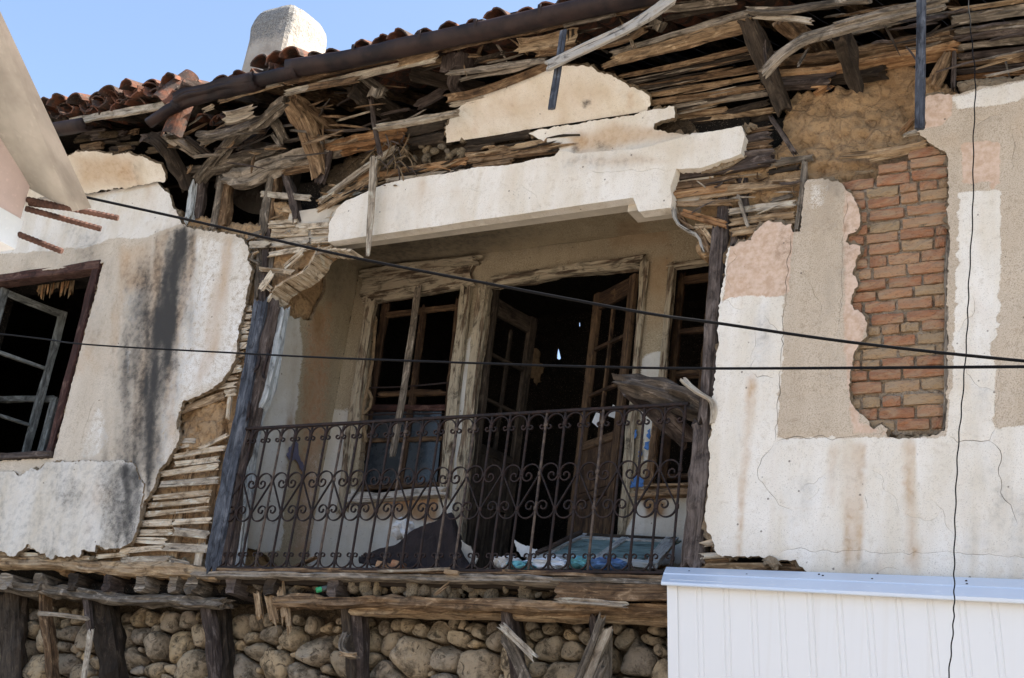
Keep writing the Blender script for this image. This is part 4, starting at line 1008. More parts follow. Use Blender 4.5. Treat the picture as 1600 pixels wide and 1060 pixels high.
# --- boarding of the slope, right of the frieze
S0 = ('S', -.012); S1 = ('S', .035)
def ss(u0, v0, u1, v1, s=S0): return [(u0, v0, s), ((u0 + u1) / 2, (v0 + v1) / 2 + random.uniform(-1, 1), s), (u1, v1, s)]
many('soffit_board', 'wood_brown', [
    (ss(955, 88, 1172, 24, ('S', .10)), 15, 'wood_grey', .05), (ss(955, 97, 1173, 36, ('S', .12)), 16, 'wood_tan', .05), (ss(940, 106, 1174, 47, ('S', .09)), 9, 'wood_brown', .04),
    (ss(968, 122, 1174, 76), 8), (ss(986, 130, 1180, 87), 10, 'wood_dark'), (ss(998, 138, 1186, 108), 10), (ss(1010, 150, 1186, 121), 8, 'wood_tan'), (ss(1015, 162, 1193, 136), 9), (ss(1050, 170, 1196, 147), 9, 'wood_grey'), (ss(1052, 184, 1135, 172), 9, 'wood_brown'),
    (ss(1130, 180, 1200, 162), 9, 'wood_dark'), (ss(1062, 191, 1210, 174), 9, 'wood_tan'), (ss(1020, 200, 1110, 188), 11, 'wood_dark'), (ss(1050, 210, 1162, 193), 8, 'wood_pale'), (ss(1034, 16, 1150, 0, ('S', .04)), 13, 'wood_grey'), (ss(1040, 30, 1140, 12), 9, 'wood_dark'),
    (ss(1110, 206, 1206, 182, ('S', -.02)), 12, 'wood_dark'), ([(1156, 218, -.02), (1204, 209, -.02)], 12, 'wood_post'), ([(1156, 230, -.015), (1204, 223, -.015)], 10, 'wood_brown'), ([(1150, 243, -.02), (1207, 235, -.02)], 10, 'wood_post'), ([(1160, 206, -.01), (1206, 198, -.01)], 9, 'wood_brown')], depth=.026, rough=.5, rag=.06, seg=.035, wob=.006)
many('plaster_crumb', 'plaster_core', [([(1096, 266, -.03), (1115, 262, -.04), (1140, 254, -.04), (1163, 240, -.03)], 10), ([(1160, 194, -.05), (1168, 204, -.06)], 9), ([(1168, 194, -.06), (1180, 198, -.06)], 7)], depth=.03, rough=.8, rag=.02, seg=.03)
# --- top right
many('board', 'wood_grey', [
    ([(1190, 112, -.46), (1222, 80, -.50), (1262, 56, -.50), (1306, 44, -.5), (1380, 25, -.5), (1478, 2, -.5)], 13, 'wood_grey', .05), ([(1165, 14, -.55), (1222, 14, -.55), (1290, 4, -.55), (1360, -4, -.55)], 11, 'wood_grey', .04), ([(1178, 24, -.5), (1225, 27, -.5), (1270, 33, -.5)], 9, 'wood_pale', .02),
    ([(1300, 38, -.52), (1390, 14, -.52), (1480, -4, -.52)], 7, 'wood_grey', .03)], rough=.4, rag=.05, seg=.04)
many('wall_plate', 'wood_brown', [([(1210, 94, -.04), (1300, 86, -.04), (1400, 68, -.04), (1494, 50, -.04)], 18, 'wood_brown', .14), ([(1212, 112, -.05), (1300, 104, -.05), (1400, 84, -.05), (1494, 68, -.05)], 12, 'wood_orange', .13), ([(1290, 118, -.0), (1382, 106, .0)], 17, 'wood_dark', .1),
                                  ([(1208, 127, -.03), (1250, 124, -.03), (1300, 118, -.03)], 26, 'wood_post', .08), ([(1270, 140, .0), (1296, 126, .0)], 12, 'wood_orange', .06)], rough=.4, rag=.07, seg=.05, wob=.01)
many('soffit_board', 'wood_grey', [
    (ss(1486, 18, 2050, -63, ('S', .06)), 9, 'wood_tan'), (ss(1490, 34, 2050, -56, ('S', .05)), 19, 'wood_grey'), (ss(1494, 51, 2050, -29), 10, 'wood_grey'), (ss(1492, 63, 2050, -9), 11, 'wood_post'), (ss(1492, 77, 2050, 9), 11, 'wood_grey'),
    (ss(1494, 91, 2050, 26), 11, 'wood_post'), (ss(1492, 103, 2050, 46), 10, 'wood_brown'), (ss(1496, 114, 2050, 64), 9, 'wood_post'), (ss(1494, 124, 2050, 78), 7, 'wood_orange')], depth=.026, rough=.45, rag=.06, seg=.04, wob=.005)
many('stud', 'wood_post', [([(1490, 62, -.02), (1488, 135, -.02)], 7)], depth=.06)
many('lath', 'wood_tan', [([(1308, 243, -.01), (1380, 236, -.02), (1446, 222, -.02)], 9), ([(1218, 251, .0), (1268, 245, .0)], 9, 'wood_grey'), ([(1360, 250, .01), (1440, 232, .01)], 7), ([(1412, 210, -.03), (1440, 204, -.03)], 6, 'wood_pale'), ([(1408, 205, .02), (1426, 185, .02)], 8, 'wood_orange')], depth=.03, rough=.5, rag=.05, seg=.03)
many('post', 'wood_grey', [([(1482, 372, -.02), (1481, 450, -.02), (1480, 560, -.02), (1477, 672, -.02)], 11, 'wood_grey', .06)], rough=.4)

# laths showing through the gap at the foot of the right wall
many('lath', 'lath', [(seg2(1098, 850, 1122, 846, -.01), 9), (seg2(1096, 868, 1135, 866, -.01), 9, 'wood_pale'), (seg2(1098, 886, 1200, 884, .0), 12, 'wood_tan'), (seg2(1180, 884, 1270, 890, .005), 13, 'wood_brown'), (seg2(1100, 877, 1150, 876, .02), 6, 'wood_brown')], depth=.02, rough=.5, seg=.03)
link('plaster_chip', sweep_mesh('plaster_chip', [hY(1196, 880, -.03), hY(1206, 876, -.05), hY(1214, 888, -.03)], PROF_BEAM, .035, .03, (0, 1, 0), 'plaster_core', rough=.02, rag=.03, seg=.02), H)
# split laths, splinters and broken ends caught all over the open eaves
def clutter(n, u0, u1, yf, h, Y0, Y1, mats, wr=(1.6, 5), lr=(18, 70), spread=.22):
    for i in range(n):
        u = random.uniform(u0, u1); base = yf(u); v = base + random.uniform(0, h); Yc = random.uniform(Y0, Y1)
        a = -.2 + random.gauss(0, spread)
        if random.random() < .22: a = random.choice((-1, 1)) * random.uniform(.6, 1.5)
        l = random.uniform(*lr) * (.5 if abs(a) > .5 else 1); du, dv = math.cos(a) * l / 2, math.sin(a) * l / 2
        pts = [(u - du, v - dv, Yc + random.uniform(-.05, .05)), (u + random.uniform(-2, 2), v + random.uniform(-2.5, 2.5), Yc), (u + du, v + dv, Yc + random.uniform(-.05, .05))]
        timber('splinter', pts, random.uniform(*wr), random.uniform(.008, .022), random.choice(mats), H, rough=.5, rag=.06, seg=.05, taper=[random.uniform(.3, 1), 1, random.uniform(.2, 1)])
clutter(30, 290, 700, lambda u: 160 - (u - 440) * .20, 90, -.42, -.10, ['wood_dark', 'wood_brown', 'wood_post', 'wood_grey', 'wood_brown'])
clutter(26, 300, 520, lambda u: 195 - (u - 300) * .17, 60, -.30, -.12, ['wood_brown', 'wood_grey', 'wood_tan', 'wood_dark'], (2, 7))
clutter(30, 690, 1010, lambda u: 84 - (u - 700) * .20, 40, -.52, -.40, ['wood_grey', 'wood_brown', 'wood_tan', 'wood_dark'], (2, 6), (25, 110), .08)
clutter(34, 1180, 1480, lambda u: 10 - (u - 1180) * .03, 80, -.40, -.15, ['wood_dark', 'wood_brown', 'wood_post', 'wood_grey'], (2, 6), (20, 110), .14)
clutter(16, 1480, 1600, lambda u: 6, 110, -.40, -.30, ['wood_grey', 'wood_post', 'wood_tan'], (1.5, 4), (30, 90), .05)
clutter(26, 505, 730, lambda u: 292 - (u - 505) * .22, 22, -.06, -.02, ['wood_brown', 'wood_tan', 'wood_dark', 'wood_orange'], (1.5, 5), (15, 60), .2)
clutter(16, 730, 880, lambda u: 228 - (u - 730) * .14, 26, -.05, -.02, ['wood_dark', 'wood_brown', 'wood_tan'], (1.5, 4), (15, 60), .06)
clutter(22, 1052, 1250, lambda u: 270 - (u - 1052) * .12, 80, -.035, -.01, ['wood_tan', 'wood_brown', 'wood_pale', 'wood_post'], (1.5, 4), (12, 50), .12)
clutter(18, 385, 520, lambda u: 330, 70, -.035, -.005, ['lath', 'wood_tan', 'wood_grey'], (1.5, 4), (10, 36), .3)
for i in range(38):     # thin split strips between the soffit boards
    u = random.uniform(975, 1180); v = 195 - (u - 975) * .2 - random.uniform(0, 78)
    l = random.uniform(20, 90)
    timber('splinter', [(u - l / 2, v + l * .1, ('S', .0)), (u, v + random.uniform(-1, 1), ('S', .006)), (u + l / 2, v - l * .1, ('S', .0))], random.uniform(1.5, 4), .01, random.choice(['wood_brown', 'wood_tan', 'wood_dark', 'wood_grey', 'wood_pale']), H, rough=.5, rag=.1, seg=.05, taper=[.3, 1, .3])

# =================================================================== BALCONY RECESS
BW = facade(YB)
def cw(Y, Z, X=XL): return tuple(proj((X, Y, Z)))
SIDE = Plane((XL, 0, 0), (0, 1, 0), (0, 0, 1))
side_px = [cw(.10, 5.62), (432, 482), (446, 492), (462, 498), (480, 502), (488, 497), (494, 480), (505, 462), (510, 440), (508, 420), (512, 405), cw(.62, ZC), cw(1.0, ZC), cw(1.0, FL), cw(.75, FL), (440, 892), (428, 880), (415, 868), (398, 858), (372, 853), cw(.10, 3.55)]
side_mask = masker([('R', 'poly', [(370, 470), (470, 495), (472, 560), (462, 640), (448, 740), (440, 860), (340, 870)], 10, .95), ('R', 'poly', [(470, 700), (520, 690), (510, 860), (440, 870)], 20, .4),
                    ('B', 'streak', [(500, 470, 20), (488, 600, 24), (474, 720, 20), (462, 860, 14)], .68, 30), ('B', 'streak', [(465, 495, 8), (455, 640, 10), (440, 780, 10)], .55, 20), ('B', 'poly', [(480, 500), (545, 420), (530, 640), (500, 700), (470, 640)], 40, .3),
                    ('A', 'poly', [(470, 500), (530, 440), (520, 640), (500, 880), (450, 880), (460, 700)], 26, .55), ('G', 'poly', [(500, 380), (560, 380), (545, 480), (505, 470)], 25, .4),
                    ('G', 'streak', [(392, 480, 8), (380, 600, 10), (360, 760, 8)], .35, 30)], sd=91)
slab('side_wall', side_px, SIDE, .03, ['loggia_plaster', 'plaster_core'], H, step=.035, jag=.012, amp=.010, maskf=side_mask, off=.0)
slab('mud_infill', [(.06, FL), (1.05, FL), (1.05, ZC + .1), (.06, ZC + .1)], Plane((XL - .035, 0, 0), (0, 1, 0), (0, 0, 1)), .06, ['mud', 'mud'], H, world=True, step=.04, jag=0, lump=.03, off=-.03)
box('side_wall', (XR + .05, .1, 3.24), (XR + .17, 1.05, ZC + .05), 'loggia_plaster', H)
slab('paint_flake', [(448, 712), (452, 700), (462, 690), (466, 694), (466, 712), (478, 734), (474, 738), (462, 718), (454, 720)], SIDE, .004, ['paint_violet', 'paint_violet'], H, step=.03, jag=.01, amp=.001, off=.016)
w1_hole = [(584, 462, .004), (733, 436, .004), (690, 772, .004), (556, 778, .004)]
door_hole = [(757, 446, .004), (1002, 406, .004), (966, 872, 0), (700, 900, 0)]
w2_hole = [(1050, 412, .004), (1130, 398, .004), (1110, 765, .004), (1016, 770, .004)]
def cb(X, Z): return tuple(proj((X, YB, Z)))
back_px = [cb(XL, ZC), cb(XR + .1, ZC), cb(XR + .1, FL), tuple(BW_ for BW_ in cb(-4.10, FL))]
# one plaster wall with the three openings; the door opening reaches the floor so it is part of the outline
dl = BW.px(700, 900); dr = BW.px(966, 872)
back_px = [(*cb(XL, ZC), 0), (*cb(XR + .1, ZC), 0), (*cb(XR + .1, FL), 0), (*cb(dr[0], FL), .004), (1003, 407, .004), (756, 447, .004), (*cb(dl[0], FL), 0), (*cb(XL, FL), 0)]
back_mask = masker([('R', 'poly', [(700, 640), (745, 500), (780, 500), (720, 900), (670, 900)], 10, .9), ('R', 'poly', [(1000, 560), (1050, 540), (1020, 700), (990, 800), (960, 880), (1120, 880), (1120, 770), (1010, 770)], 8, .95),
                    ('R', 'poly', [(490, 640), (560, 640), (540, 760), (690, 820), (690, 900), (480, 900)], 16, .85), ('A', 'poly', [(560, 785), (690, 780), (700, 830), (640, 850), (560, 830)], 8, 1), ('B', 'poly', [(1000, 780), (1040, 780), (1045, 805), (1010, 810)], 5, .9),
                    ('B', 'poly', [(560, 790), (690, 785), (690, 815), (570, 815)], 12, .75), ('A', 'poly', [(985, 820), (1010, 815), (1000, 850), (985, 850)], 5, .9),
                    ('B', 'poly', [(940, 360), (1050, 345), (1045, 385), (960, 390)], 16, .5), ('G', 'poly', [(560, 380), (900, 350), (900, 385), (560, 425)], 20, .45), ('B', 'streak', [(545, 440, 14), (535, 560, 14)], .4, 30), ('B', 'poly', [(1010, 400), (1050, 400), (1040, 520), (1005, 520)], 14, .45)], sd=95)
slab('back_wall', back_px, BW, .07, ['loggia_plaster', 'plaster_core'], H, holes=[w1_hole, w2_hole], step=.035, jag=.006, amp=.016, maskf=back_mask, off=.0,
     cracks=[(.006, [(960, 350), (968, 375), (966, 395)]), (.005, [(905, 350), (915, 362), (935, 366)])])
box('balcony_floor', (XL - .05, .06, 3.20), (XR + .1, 1.06, FL), 'wood_dark', H)
YJ = YB - .035
def onY(n, mat, rows, Y, parent, depth=.05, **k):
    for r in rows: timber(n, [(u, v, Y) for u, v in r[0]], r[1], r[3] if len(r) > 3 else depth, r[2] if len(r) > 2 else mat, parent, **k)
# window left of the door
win = link('window', None, H, loc=tuple(hY(640, 620, YB)))
onY('window_head', 'wood_peel', [([(566, 453), (740, 424)], 44)], YJ, win, .06, rough=.2)
onY('window_head', 'wood_peel', [([(561, 425), (660, 412), (746, 403)], 10)], YJ - .05, win, .12, rough=.4)
onY('window_jamb', 'wood_peel', [([(577, 466), (549, 655), (531, 800)], 15), ([(726, 446), (702, 655), (690, 780)], 17)], YJ - .02, win, .07, rough=.3)
onY('window_jamb', 'wood_peel', [([(585, 466), (560, 655), (545, 790)], 7, 'wood_dark')], YJ + .06, win, .07, rough=.2)
onY('window_sill', 'wood_peel_white', [([(540, 779), (620, 772), (694, 768)], 15)], YJ - .05, win, .10, rough=.4)
onY('sash_rail', 'wood_door', [([(600, 492), (715, 478)], 9), ([(575, 638), (692, 636)], 11, 'wood_red'), ([(586, 616), (694, 612)], 9), ([(572, 688), (690, 684)], 8), ([(560, 762), (690, 756)], 9)], YB + .10, win, .04)
onY('sash_stile', 'wood_door', [([(602, 470), (588, 560), (565, 720)], 11), ([(716, 460), (686, 760)], 8), ([(660, 480), (640, 640), (622, 765)], 9)], YB + .10, win, .04)
onY('sash_bar', 'iron', [([(575, 606), (632, 604), (700, 598)], 2.5), ([(566, 648), (690, 646)], 2.5)], YB + .02, win, .01)
for q in ([(582, 645), (690, 642), (686, 684), (572, 688)], [(572, 692), (688, 688), (682, 755), (560, 760)]):
    slab('pane', [(u, v, 0) for u, v in q], facade(YB + .12), .006, ['glass', 'glass'], win, step=.2, jag=0, amp=.001)
onY('hanging_cord', 'straw', [([(586, 500), (582, 560), (574, 605), (566, 650), (572, 690)], 5), ([(568, 605), (580, 618), (576, 640), (560, 648)], 4)], YB + .0, win, .012, rough=.6)
bt = thing('loose_batten', 'peeling batten leaning across the window left of the balcony door', 'batten', tuple(hY(630, 700, .9)))
timber('batten', [(653, 446, .92), (634, 580, .92), (612, 712, .90)], 10, .02, 'wood_grey', bt, rough=.3, rag=.05, seg=.05)
# door frame
door = link('door_frame', None, H, loc=tuple(hY(860, 880, YB)))
onY('door_jamb', 'wood_peel', [([(754, 444), (730, 640), (706, 885)], 17), ([(1006, 402), (988, 622), (966, 862)], 14)], YJ, door, .10, rough=.3)
onY('door_jamb', 'wood_dark', [([(771, 450), (748, 640), (722, 885)], 12)], YB + .10, door, .06, rough=.2)
onY('door_head', 'wood_peel', [([(762, 438), (880, 420), (1003, 404)], 17)], YJ - .03, door, .13, rough=.35)
def leaf(name, hinge_t, hinge_b, free_t, parent, mat, rows_):
    """door leaf: stiles, rails and glazing bars between hinge line and free edge (world points)"""
    ht, hb, ft = map(np.asarray, (hinge_t, hinge_b, free_t)); fb = hb + (ft - ht)
    lf = link(name, None, parent, loc=tuple(hb)); wv = (ft - ht); wl = np.linalg.norm(wv); wv = wv / wl; dn = (hb - ht); hl = np.linalg.norm(dn); dn = dn / hl; nr = np.cross(wv, dn)
    def at(a, b): return ht + wv * a * wl + dn * b * hl
    st = .085
    bar('stile', at(0, 0) + wv * st / 2, at(0, 1) + wv * st / 2, st, .04, mat, lf, nref=nr); bar('stile', at(1, 0) - wv * st / 2, at(1, 1) - wv * st / 2, st, .045, mat, lf, nref=nr)
    ia, ib = st / wl, 1 - st / wl
    for b, w in ((.03, .14), (.50, .07), (.66, .06), (.96, .16)): bar('rail', at(ia, b), at(ib, b), w, .036, mat, lf, nref=nr)
    for b in (.19, .34): bar('glazing_bar', at(ia, b), at(ib, b), .028, .03, mat, lf, nref=nr)
    bar('glazing_bar', at(.5, .08), at(.5, .49), .028, .026, mat, lf, nref=nr)
    for b0, b1 in ((.515, .645), (.675, .93)):
        bar('panel', at(.5, b0), at(.5, b1), wl - 2 * st, .016, mat, lf, nref=nr, rough=.2)
    return lf
zt = hY(997, 428, YB + .08)[2]
ht = hY(996, 428, YB + .08); hb = np.array([ht[0], ht[1], FL + .02])
best = min(np.linspace(.2, 1.4, 60), key=lambda y: abs(hY(931, 462, YB + y)[2] - zt)); ft = hY(931, 462, YB + best)
leaf('door_leaf', ht, hb, (ft[0], ft[1], zt), door, 'wood_door', 4)
ht2 = hY(768, 462, YB + .10); best = min(np.linspace(.2, 1.6, 80), key=lambda y: abs(hY(838, 500, YB + y)[2] - ht2[2])); ft2 = hY(838, 500, YB + best)
leaf('door_leaf', ht2, (ht2[0], ht2[1], FL + .02), (ft2[0], ft2[1], ht2[2]), door, 'wood_dark', 4)
# broken panes clinging to the right-hand leaf
for q in ([(925, 660), (934, 640), (940, 655), (934, 668)], [(950, 650), (958, 632), (968, 640), (964, 655)]):
    slab('pane_shard', [(u, v, 0) for u, v in q], facade(YB + .35), .004, ['cloth_white', 'cloth_white'], door, step=.05, jag=0, amp=.001)
onY('board', 'wood_pale', [([(905, 722), (968, 700)], 5, 'wood_pale'), ([(898, 742), (960, 738)], 4, 'wood_tan')], YB + .5, door, .02)
timber('strip', [(928, 762, YB + .3), (914, 800, YB + .3)], 8, .01, 'wood_orange', door, rough=.3)
timber('strip', [(922, 745, YB + .34), (905, 790, YB + .34)], 10, .01, 'wood_orange', door, rough=.3)
# things left hanging in the dark room
rt = thing('torn_sheet', 'pale torn sheet hanging in the dark room behind the open doorway', 'sheet', tuple(hY(830, 570, 2.6)))
slab('sheet', [(822, 550), (838, 545), (850, 575), (838, 600), (818, 575)], facade(2.6), .01, ['straw', 'straw'], rt, step=.06, jag=.02, amp=.03)
# window right of the door
win2 = link('window', None, H, loc=tuple(hY(1070, 600, YB)))
onY('window_jamb', 'wood_peel', [([(1048, 414), (1034, 578), (1022, 680)], 11), ([(1026, 640), (1011, 762)], 12, 'wood_brown')], YJ - .01, win2, .06, rough=.3)
onY('window_head', 'wood_peel', [([(1043, 416), (1090, 409), (1130, 402)], 8)], YJ - .01, win2, .06, rough=.3)
onY('window_sill', 'wood_brown', [([(990, 771), (1040, 768), (1085, 767)], 15), ([(1008, 758), (1080, 756)], 6, 'wood_tan')], YJ - .05, win2, .09, rough=.3)
onY('sash_stile', 'wood_door', [([(1064, 425), (1052, 560), (1034, 755)], 11), ([(1112, 420), (1080, 755)], 10)], YB + .10, win2, .045)
onY('sash_rail', 'wood_door', [([(1066, 438), (1120, 430)], 12), ([(1054, 518), (1110, 512)], 9), ([(1046, 585), (1100, 582)], 10), ([(1036, 745), (1090, 742)], 10)], YB + .10, win2, .045)
for pxl in ([(1008, 692), (1013, 690), (1012, 704), (1007, 700)], [(997, 705), (1004, 702), (1003, 712), (996, 714)], [(995, 745), (1004, 748), (1006, 760), (992, 764), (990, 755)], [(1034, 548), (1042, 546), (1041, 556), (1035, 557)], [(985, 668), (994, 672), (992, 686), (987, 680)], [(1012, 672), (1017, 670), (1015, 685), (1011, 682)], [(986, 750), (993, 752), (990, 762), (984, 760)]):
    slab('paint_flake', pxl, facade(YB), .003, ['paint_blue', 'paint_blue'], H, step=.03, jag=.012, amp=.001, off=.019)

# left casement window of the upper floor
lw = link('window', None, H, loc=tuple(hY(80, 580, 0)))
def lwbar(n, a, b, w, t, mat): return bar(n, a, b, w, t, mat, lw, rough=.25)
yf = -.03
lwbar('frame_jamb', (WX1 - .045, yf + .06, WZ0), (WX1 - .045, yf + .06, WZ1), .085, .12, 'wood_red')
lwbar('frame_jamb', (WX0 + .045, yf + .06, WZ0), (WX0 + .045, yf + .06, WZ1), .085, .12, 'wood_red')
lwbar('frame_head', (WX0, yf + .055, WZ1 - .035), (WX1, yf + .055, WZ1 - .035), .085, .13, 'wood_red')
lwbar('frame_sill', (WX0 - .02, yf + .04, WZ0 + .02), (WX1 + .03, yf + .04, WZ0 + .02), .06, .16, 'wood_post')
def sash(hx, hy, zt, zb, free, name, mat, bars=(.36, .70)):
    lf = link(name, None, lw, loc=(hx, hy, zb)); a = np.array([hx, hy, zt]); f = np.array([free[0], free[1], zt]); wv = f - a; wl = np.linalg.norm(wv); wv /= wl; nr = np.cross(wv, (0, 0, 1)); dz = np.array([0, 0, zb - zt])
    bar('stile', a, a + dz, .075, .04, mat, lf, nref=nr, rough=.25); bar('stile', f, f + dz, .075, .045, mat, lf, nref=nr, rough=.25)
    for t in (0.02, .98): bar('rail', a + dz * t, f + dz * t, .06, .04, mat, lf, nref=nr, rough=.25)
    for t in bars: bar('glazing_bar', a + dz * t, f + dz * t, .032, .03, mat, lf, nref=nr, rough=.25)
    return lf
s_h = hY(8, 452, .08); best = min(np.linspace(.1, 1.2, 60), key=lambda y: abs(hY(99, 487, .08 + y)[2] - s_h[2])); s_f = hY(99, 487, .08 + best)
sash(s_h[0], .08, s_h[2], WZ0 + .06, (s_f[0], s_f[1]), 'casement', 'wood_sash')
s2 = hY(86, 622, .75); sash(s2[0] - .9, .60, s2[2], WZ0 + .1, (s2[0], .75), 'casement', 'wood_sash', bars=())
stv = []
straw = link('reed_lining', None, lw, loc=tuple(hY(90, 450, .3)))
for i in range(34):
    u = random.uniform(58, 116); v = 436 + random.uniform(-4, 6)
    timber('reed', [(u, v, .25), (u - random.uniform(2, 5), v + random.uniform(12, 26), .26 + random.uniform(-.03, .03))], random.uniform(1.5, 3), .006, 'straw' if i % 3 else 'wood_orange', straw, rough=0, prof=PROF_SQ, seg=.2)

# =================================================================== RAILING
rail = thing('balcony_railing', 'rusty wrought iron balcony railing with heart shaped scrolls and slim balusters', 'railing', (-5.1, 0, FL + .03))
RX0, RX1, RZ0, RZ1 = -6.905, -3.30, 3.295, 4.345
NI = 26; PW = (RX1 - RX0) / NI; YR = -.005
bar('top_rail', (RX0 - .02, YR, RZ1), (RX1 + .02, YR, RZ1 + .004), .022, .030, 'iron', rail, prof=PROF_BEAM, rough=.08)
bar('bottom_rail', (RX0 - .02, YR, RZ0), (RX1 + .02, YR, RZ0), .020, .028, 'iron', rail, prof=PROF_BEAM, rough=.08)
def arc(cx, cz, r, a0, a1, n): return [(cx + r * math.cos(math.radians(a)), cz + r * math.sin(math.radians(a))) for a in np.linspace(a0, a1, n)]
def spiral(cx, cz, r0, r1, a0, a1, n):
    return [(cx + (r0 + (r1 - r0) * t) * math.cos(math.radians(a0 + (a1 - a0) * t)), cz + (r0 + (r1 - r0) * t) * math.sin(math.radians(a0 + (a1 - a0) * t))) for t in np.linspace(0, 1, n)]
def strap(name, pts2, w=.008, d=.014, mirror=False):
    pts = [np.array([(-x if mirror else x), 0, z]) for x, z in pts2]
    n = len(pts); C = np.array(pts); T = np.gradient(C, axis=0); T /= np.linalg.norm(T, axis=1)[:, None]
    S = np.cross(np.array([0, 1.0, 0]), T); V = []
    for i in range(n):
        for a, b in ((-1, -1), (1, -1), (1, 1), (-1, 1)): V.append(C[i] + S[i] * a * w / 2 + np.array([0, b * d / 2, 0]))
    Fc = []
    for i in range(n - 1):
        for j in range(4): Fc.append((i * 4 + j, i * 4 + (j + 1) % 4, i * 4 + 4 + (j + 1) % 4, i * 4 + 4 + j))
    Fc += [(3, 2, 1, 0), tuple((n - 1) * 4 + j for j in range(4))]
    return mesh(name, V, Fc, 'iron', smooth=False)
p = PW; R_ = .45 * p
zu, zl = .635, .405
up = list(reversed(spiral(.355 * p, zu - .10 * p, .31 * p, .075 * p, 160, 560, 26))) + arc(.5 * p, zu, .46 * p, 176, 0, 15)
dn = [(p - x, zu + zl - z) for x, z in reversed(up)]
S_pts = up + dn
top = RZ1 - RZ0
ta = list(reversed(spiral(.20 * p, top - .09 - .02 * p, .155 * p, .05 * p, 180, 480, 12)))
ta = ta + arc(.5 * p, top - .09 + .12 * p, .46 * p, 180, 90, 8)
tarch = ta + [(p - x, z) for x, z in reversed(ta[:-1])]
tz = top - max(z for x, z in tarch) - .012
tarch = [(x, z + tz) for x, z in tarch]
barch = [(x, top - z) for x, z in tarch]
me_s, me_sm = strap('scroll', S_pts), strap('scroll', S_pts, mirror=True)
me_t, me_b = strap('arch_scroll', tarch), strap('arch_scroll', barch, .007, .013)
def baluster_mesh(mat):
    parts = []; V = []; Fc = []
    def add(prof, zs):
        o = len(V)
        for z, r in zs:
            for a in np.linspace(0, 2 * math.pi, 8, endpoint=False): V.append((r * math.cos(a), r * math.sin(a), z))
        for i in range(len(zs) - 1):
            for j in range(8): Fc.append((o + i * 8 + j, o + i * 8 + (j + 1) % 8, o + i * 8 + 8 + (j + 1) % 8, o + i * 8 + 8 + j))
    zs = [(0, .0088)]
    for zc in (.085, zl, zu, top - .085):
        zs += [(zc - .013, .0088), (zc - .0125, .014), (zc + .0125, .014), (zc + .013, .0088)]
    zs.append((top, .0088)); add(None, zs)
    return mesh('baluster', V, Fc, mat)
bal = [baluster_mesh('iron'), baluster_mesh('iron_worn')]
for i in range(NI + 1):
    link('baluster', bal[1 if i in (0, 3, 7, 11, 14, 15, 19, 22) else 0], rail, loc=(RX0 + i * p, YR, RZ0), rot=(random.uniform(-.006, .006), random.uniform(-.006, .006), 0))
for i in range(NI):
    mir = i % 2 == 1
    link('scroll', me_sm if mir else me_s, rail, loc=(RX0 + (i + (1 if mir else 0)) * p, YR, RZ0), rot=(random.uniform(-.01, .01), random.uniform(-.008, .008), 0))
    link('arch_scroll', me_t, rail, loc=(RX0 + i * p, YR, RZ0)); link('arch_scroll', me_b, rail, loc=(RX0 + i * p, YR, RZ0))

# =================================================================== ROOF TILES, GUTTER, CHIMNEY
def tile_mesh(sd, up=True):
    L = .40; n = 10; V = []; Fc = []; th = .013
    for k, yv in enumerate((0, .13, .27, L)):
        r = .098 - .020 * yv / L
        for lay in (0, 1):
            for j in range(n + 1):
                a = math.pi * (j / n); rr = r - lay * th
                rr += .005 * vnoise(np.array([j * .9 + sd]), np.array([k * 1.3]), sd)[0]
                y = yv + (.018 * vnoise(np.array([j * .7]), np.array([sd * 2.]), sd)[0] if k == 0 else 0)
                V.append((rr * math.cos(a), y, (rr * .82 * math.sin(a)) * (1 if up else -1)))
    row = 2 * (n + 1)
    for k in range(3):
        for j in range(n):
            a = k * row + j; b = a + row
            Fc.append((a, a + 1, b + 1, b)); a2 = a + n + 1; b2 = b + n + 1; Fc.append((a2, b2, b2 + 1, a2 + 1))
        for j in (0, n):
            a = k * row + j; Fc.append((a, a + row, a + row + n + 1, a + n + 1))
    for k in (0, 3):
        for j in range(n):
            a = k * row + j; Fc.append((a, a + n + 1, a + n + 2, a + 1))
    return mesh('roof_tile', V, Fc, 'tile', smooth=False)
TC = [tile_mesh(s) for s in (3, 5, 8, 13)]; TP = [tile_mesh(s, False) for s in (4, 9, 12)]
ang = math.radians(23)
def tile(x, s, cover, dz=0.0, rx=0.0, ry=0.0, rz=0.0, yoff=0.0, parent=None):
    y = YE - .07 + s * .34 * math.cos(ang) + yoff; z = roofz(y) + .075 + .03 + (.02 if cover else .015) + dz - (.10 if x > -6.3 else (.03 if x > -6.8 else -.035))
    return link('roof_tile', (TC if cover else TP)[random.randrange(3)], parent or roof, loc=(x, y, z), rot=(ang + rx - .07 * (1 if cover else .5), ry, rz))
xt = -9.7
while xt < -3.0:
    gap = -7.80 < xt < -6.98
    for s in range(3):
        if gap and s < 1: continue
        j = lambda a: random.uniform(-a, a)
        dzl = random.uniform(-.02, .035)
        tile(xt + j(.012), s, True, dz=dzl, rx=j(.08), ry=j(.22), rz=j(.12), yoff=j(.06) + (.1 if gap else 0))
        tile(xt + .10 + j(.012), s, False, dz=j(.01), rx=j(.05), ry=j(.14), rz=j(.10), yoff=j(.05) + (.1 if gap else 0))
    xt += .2
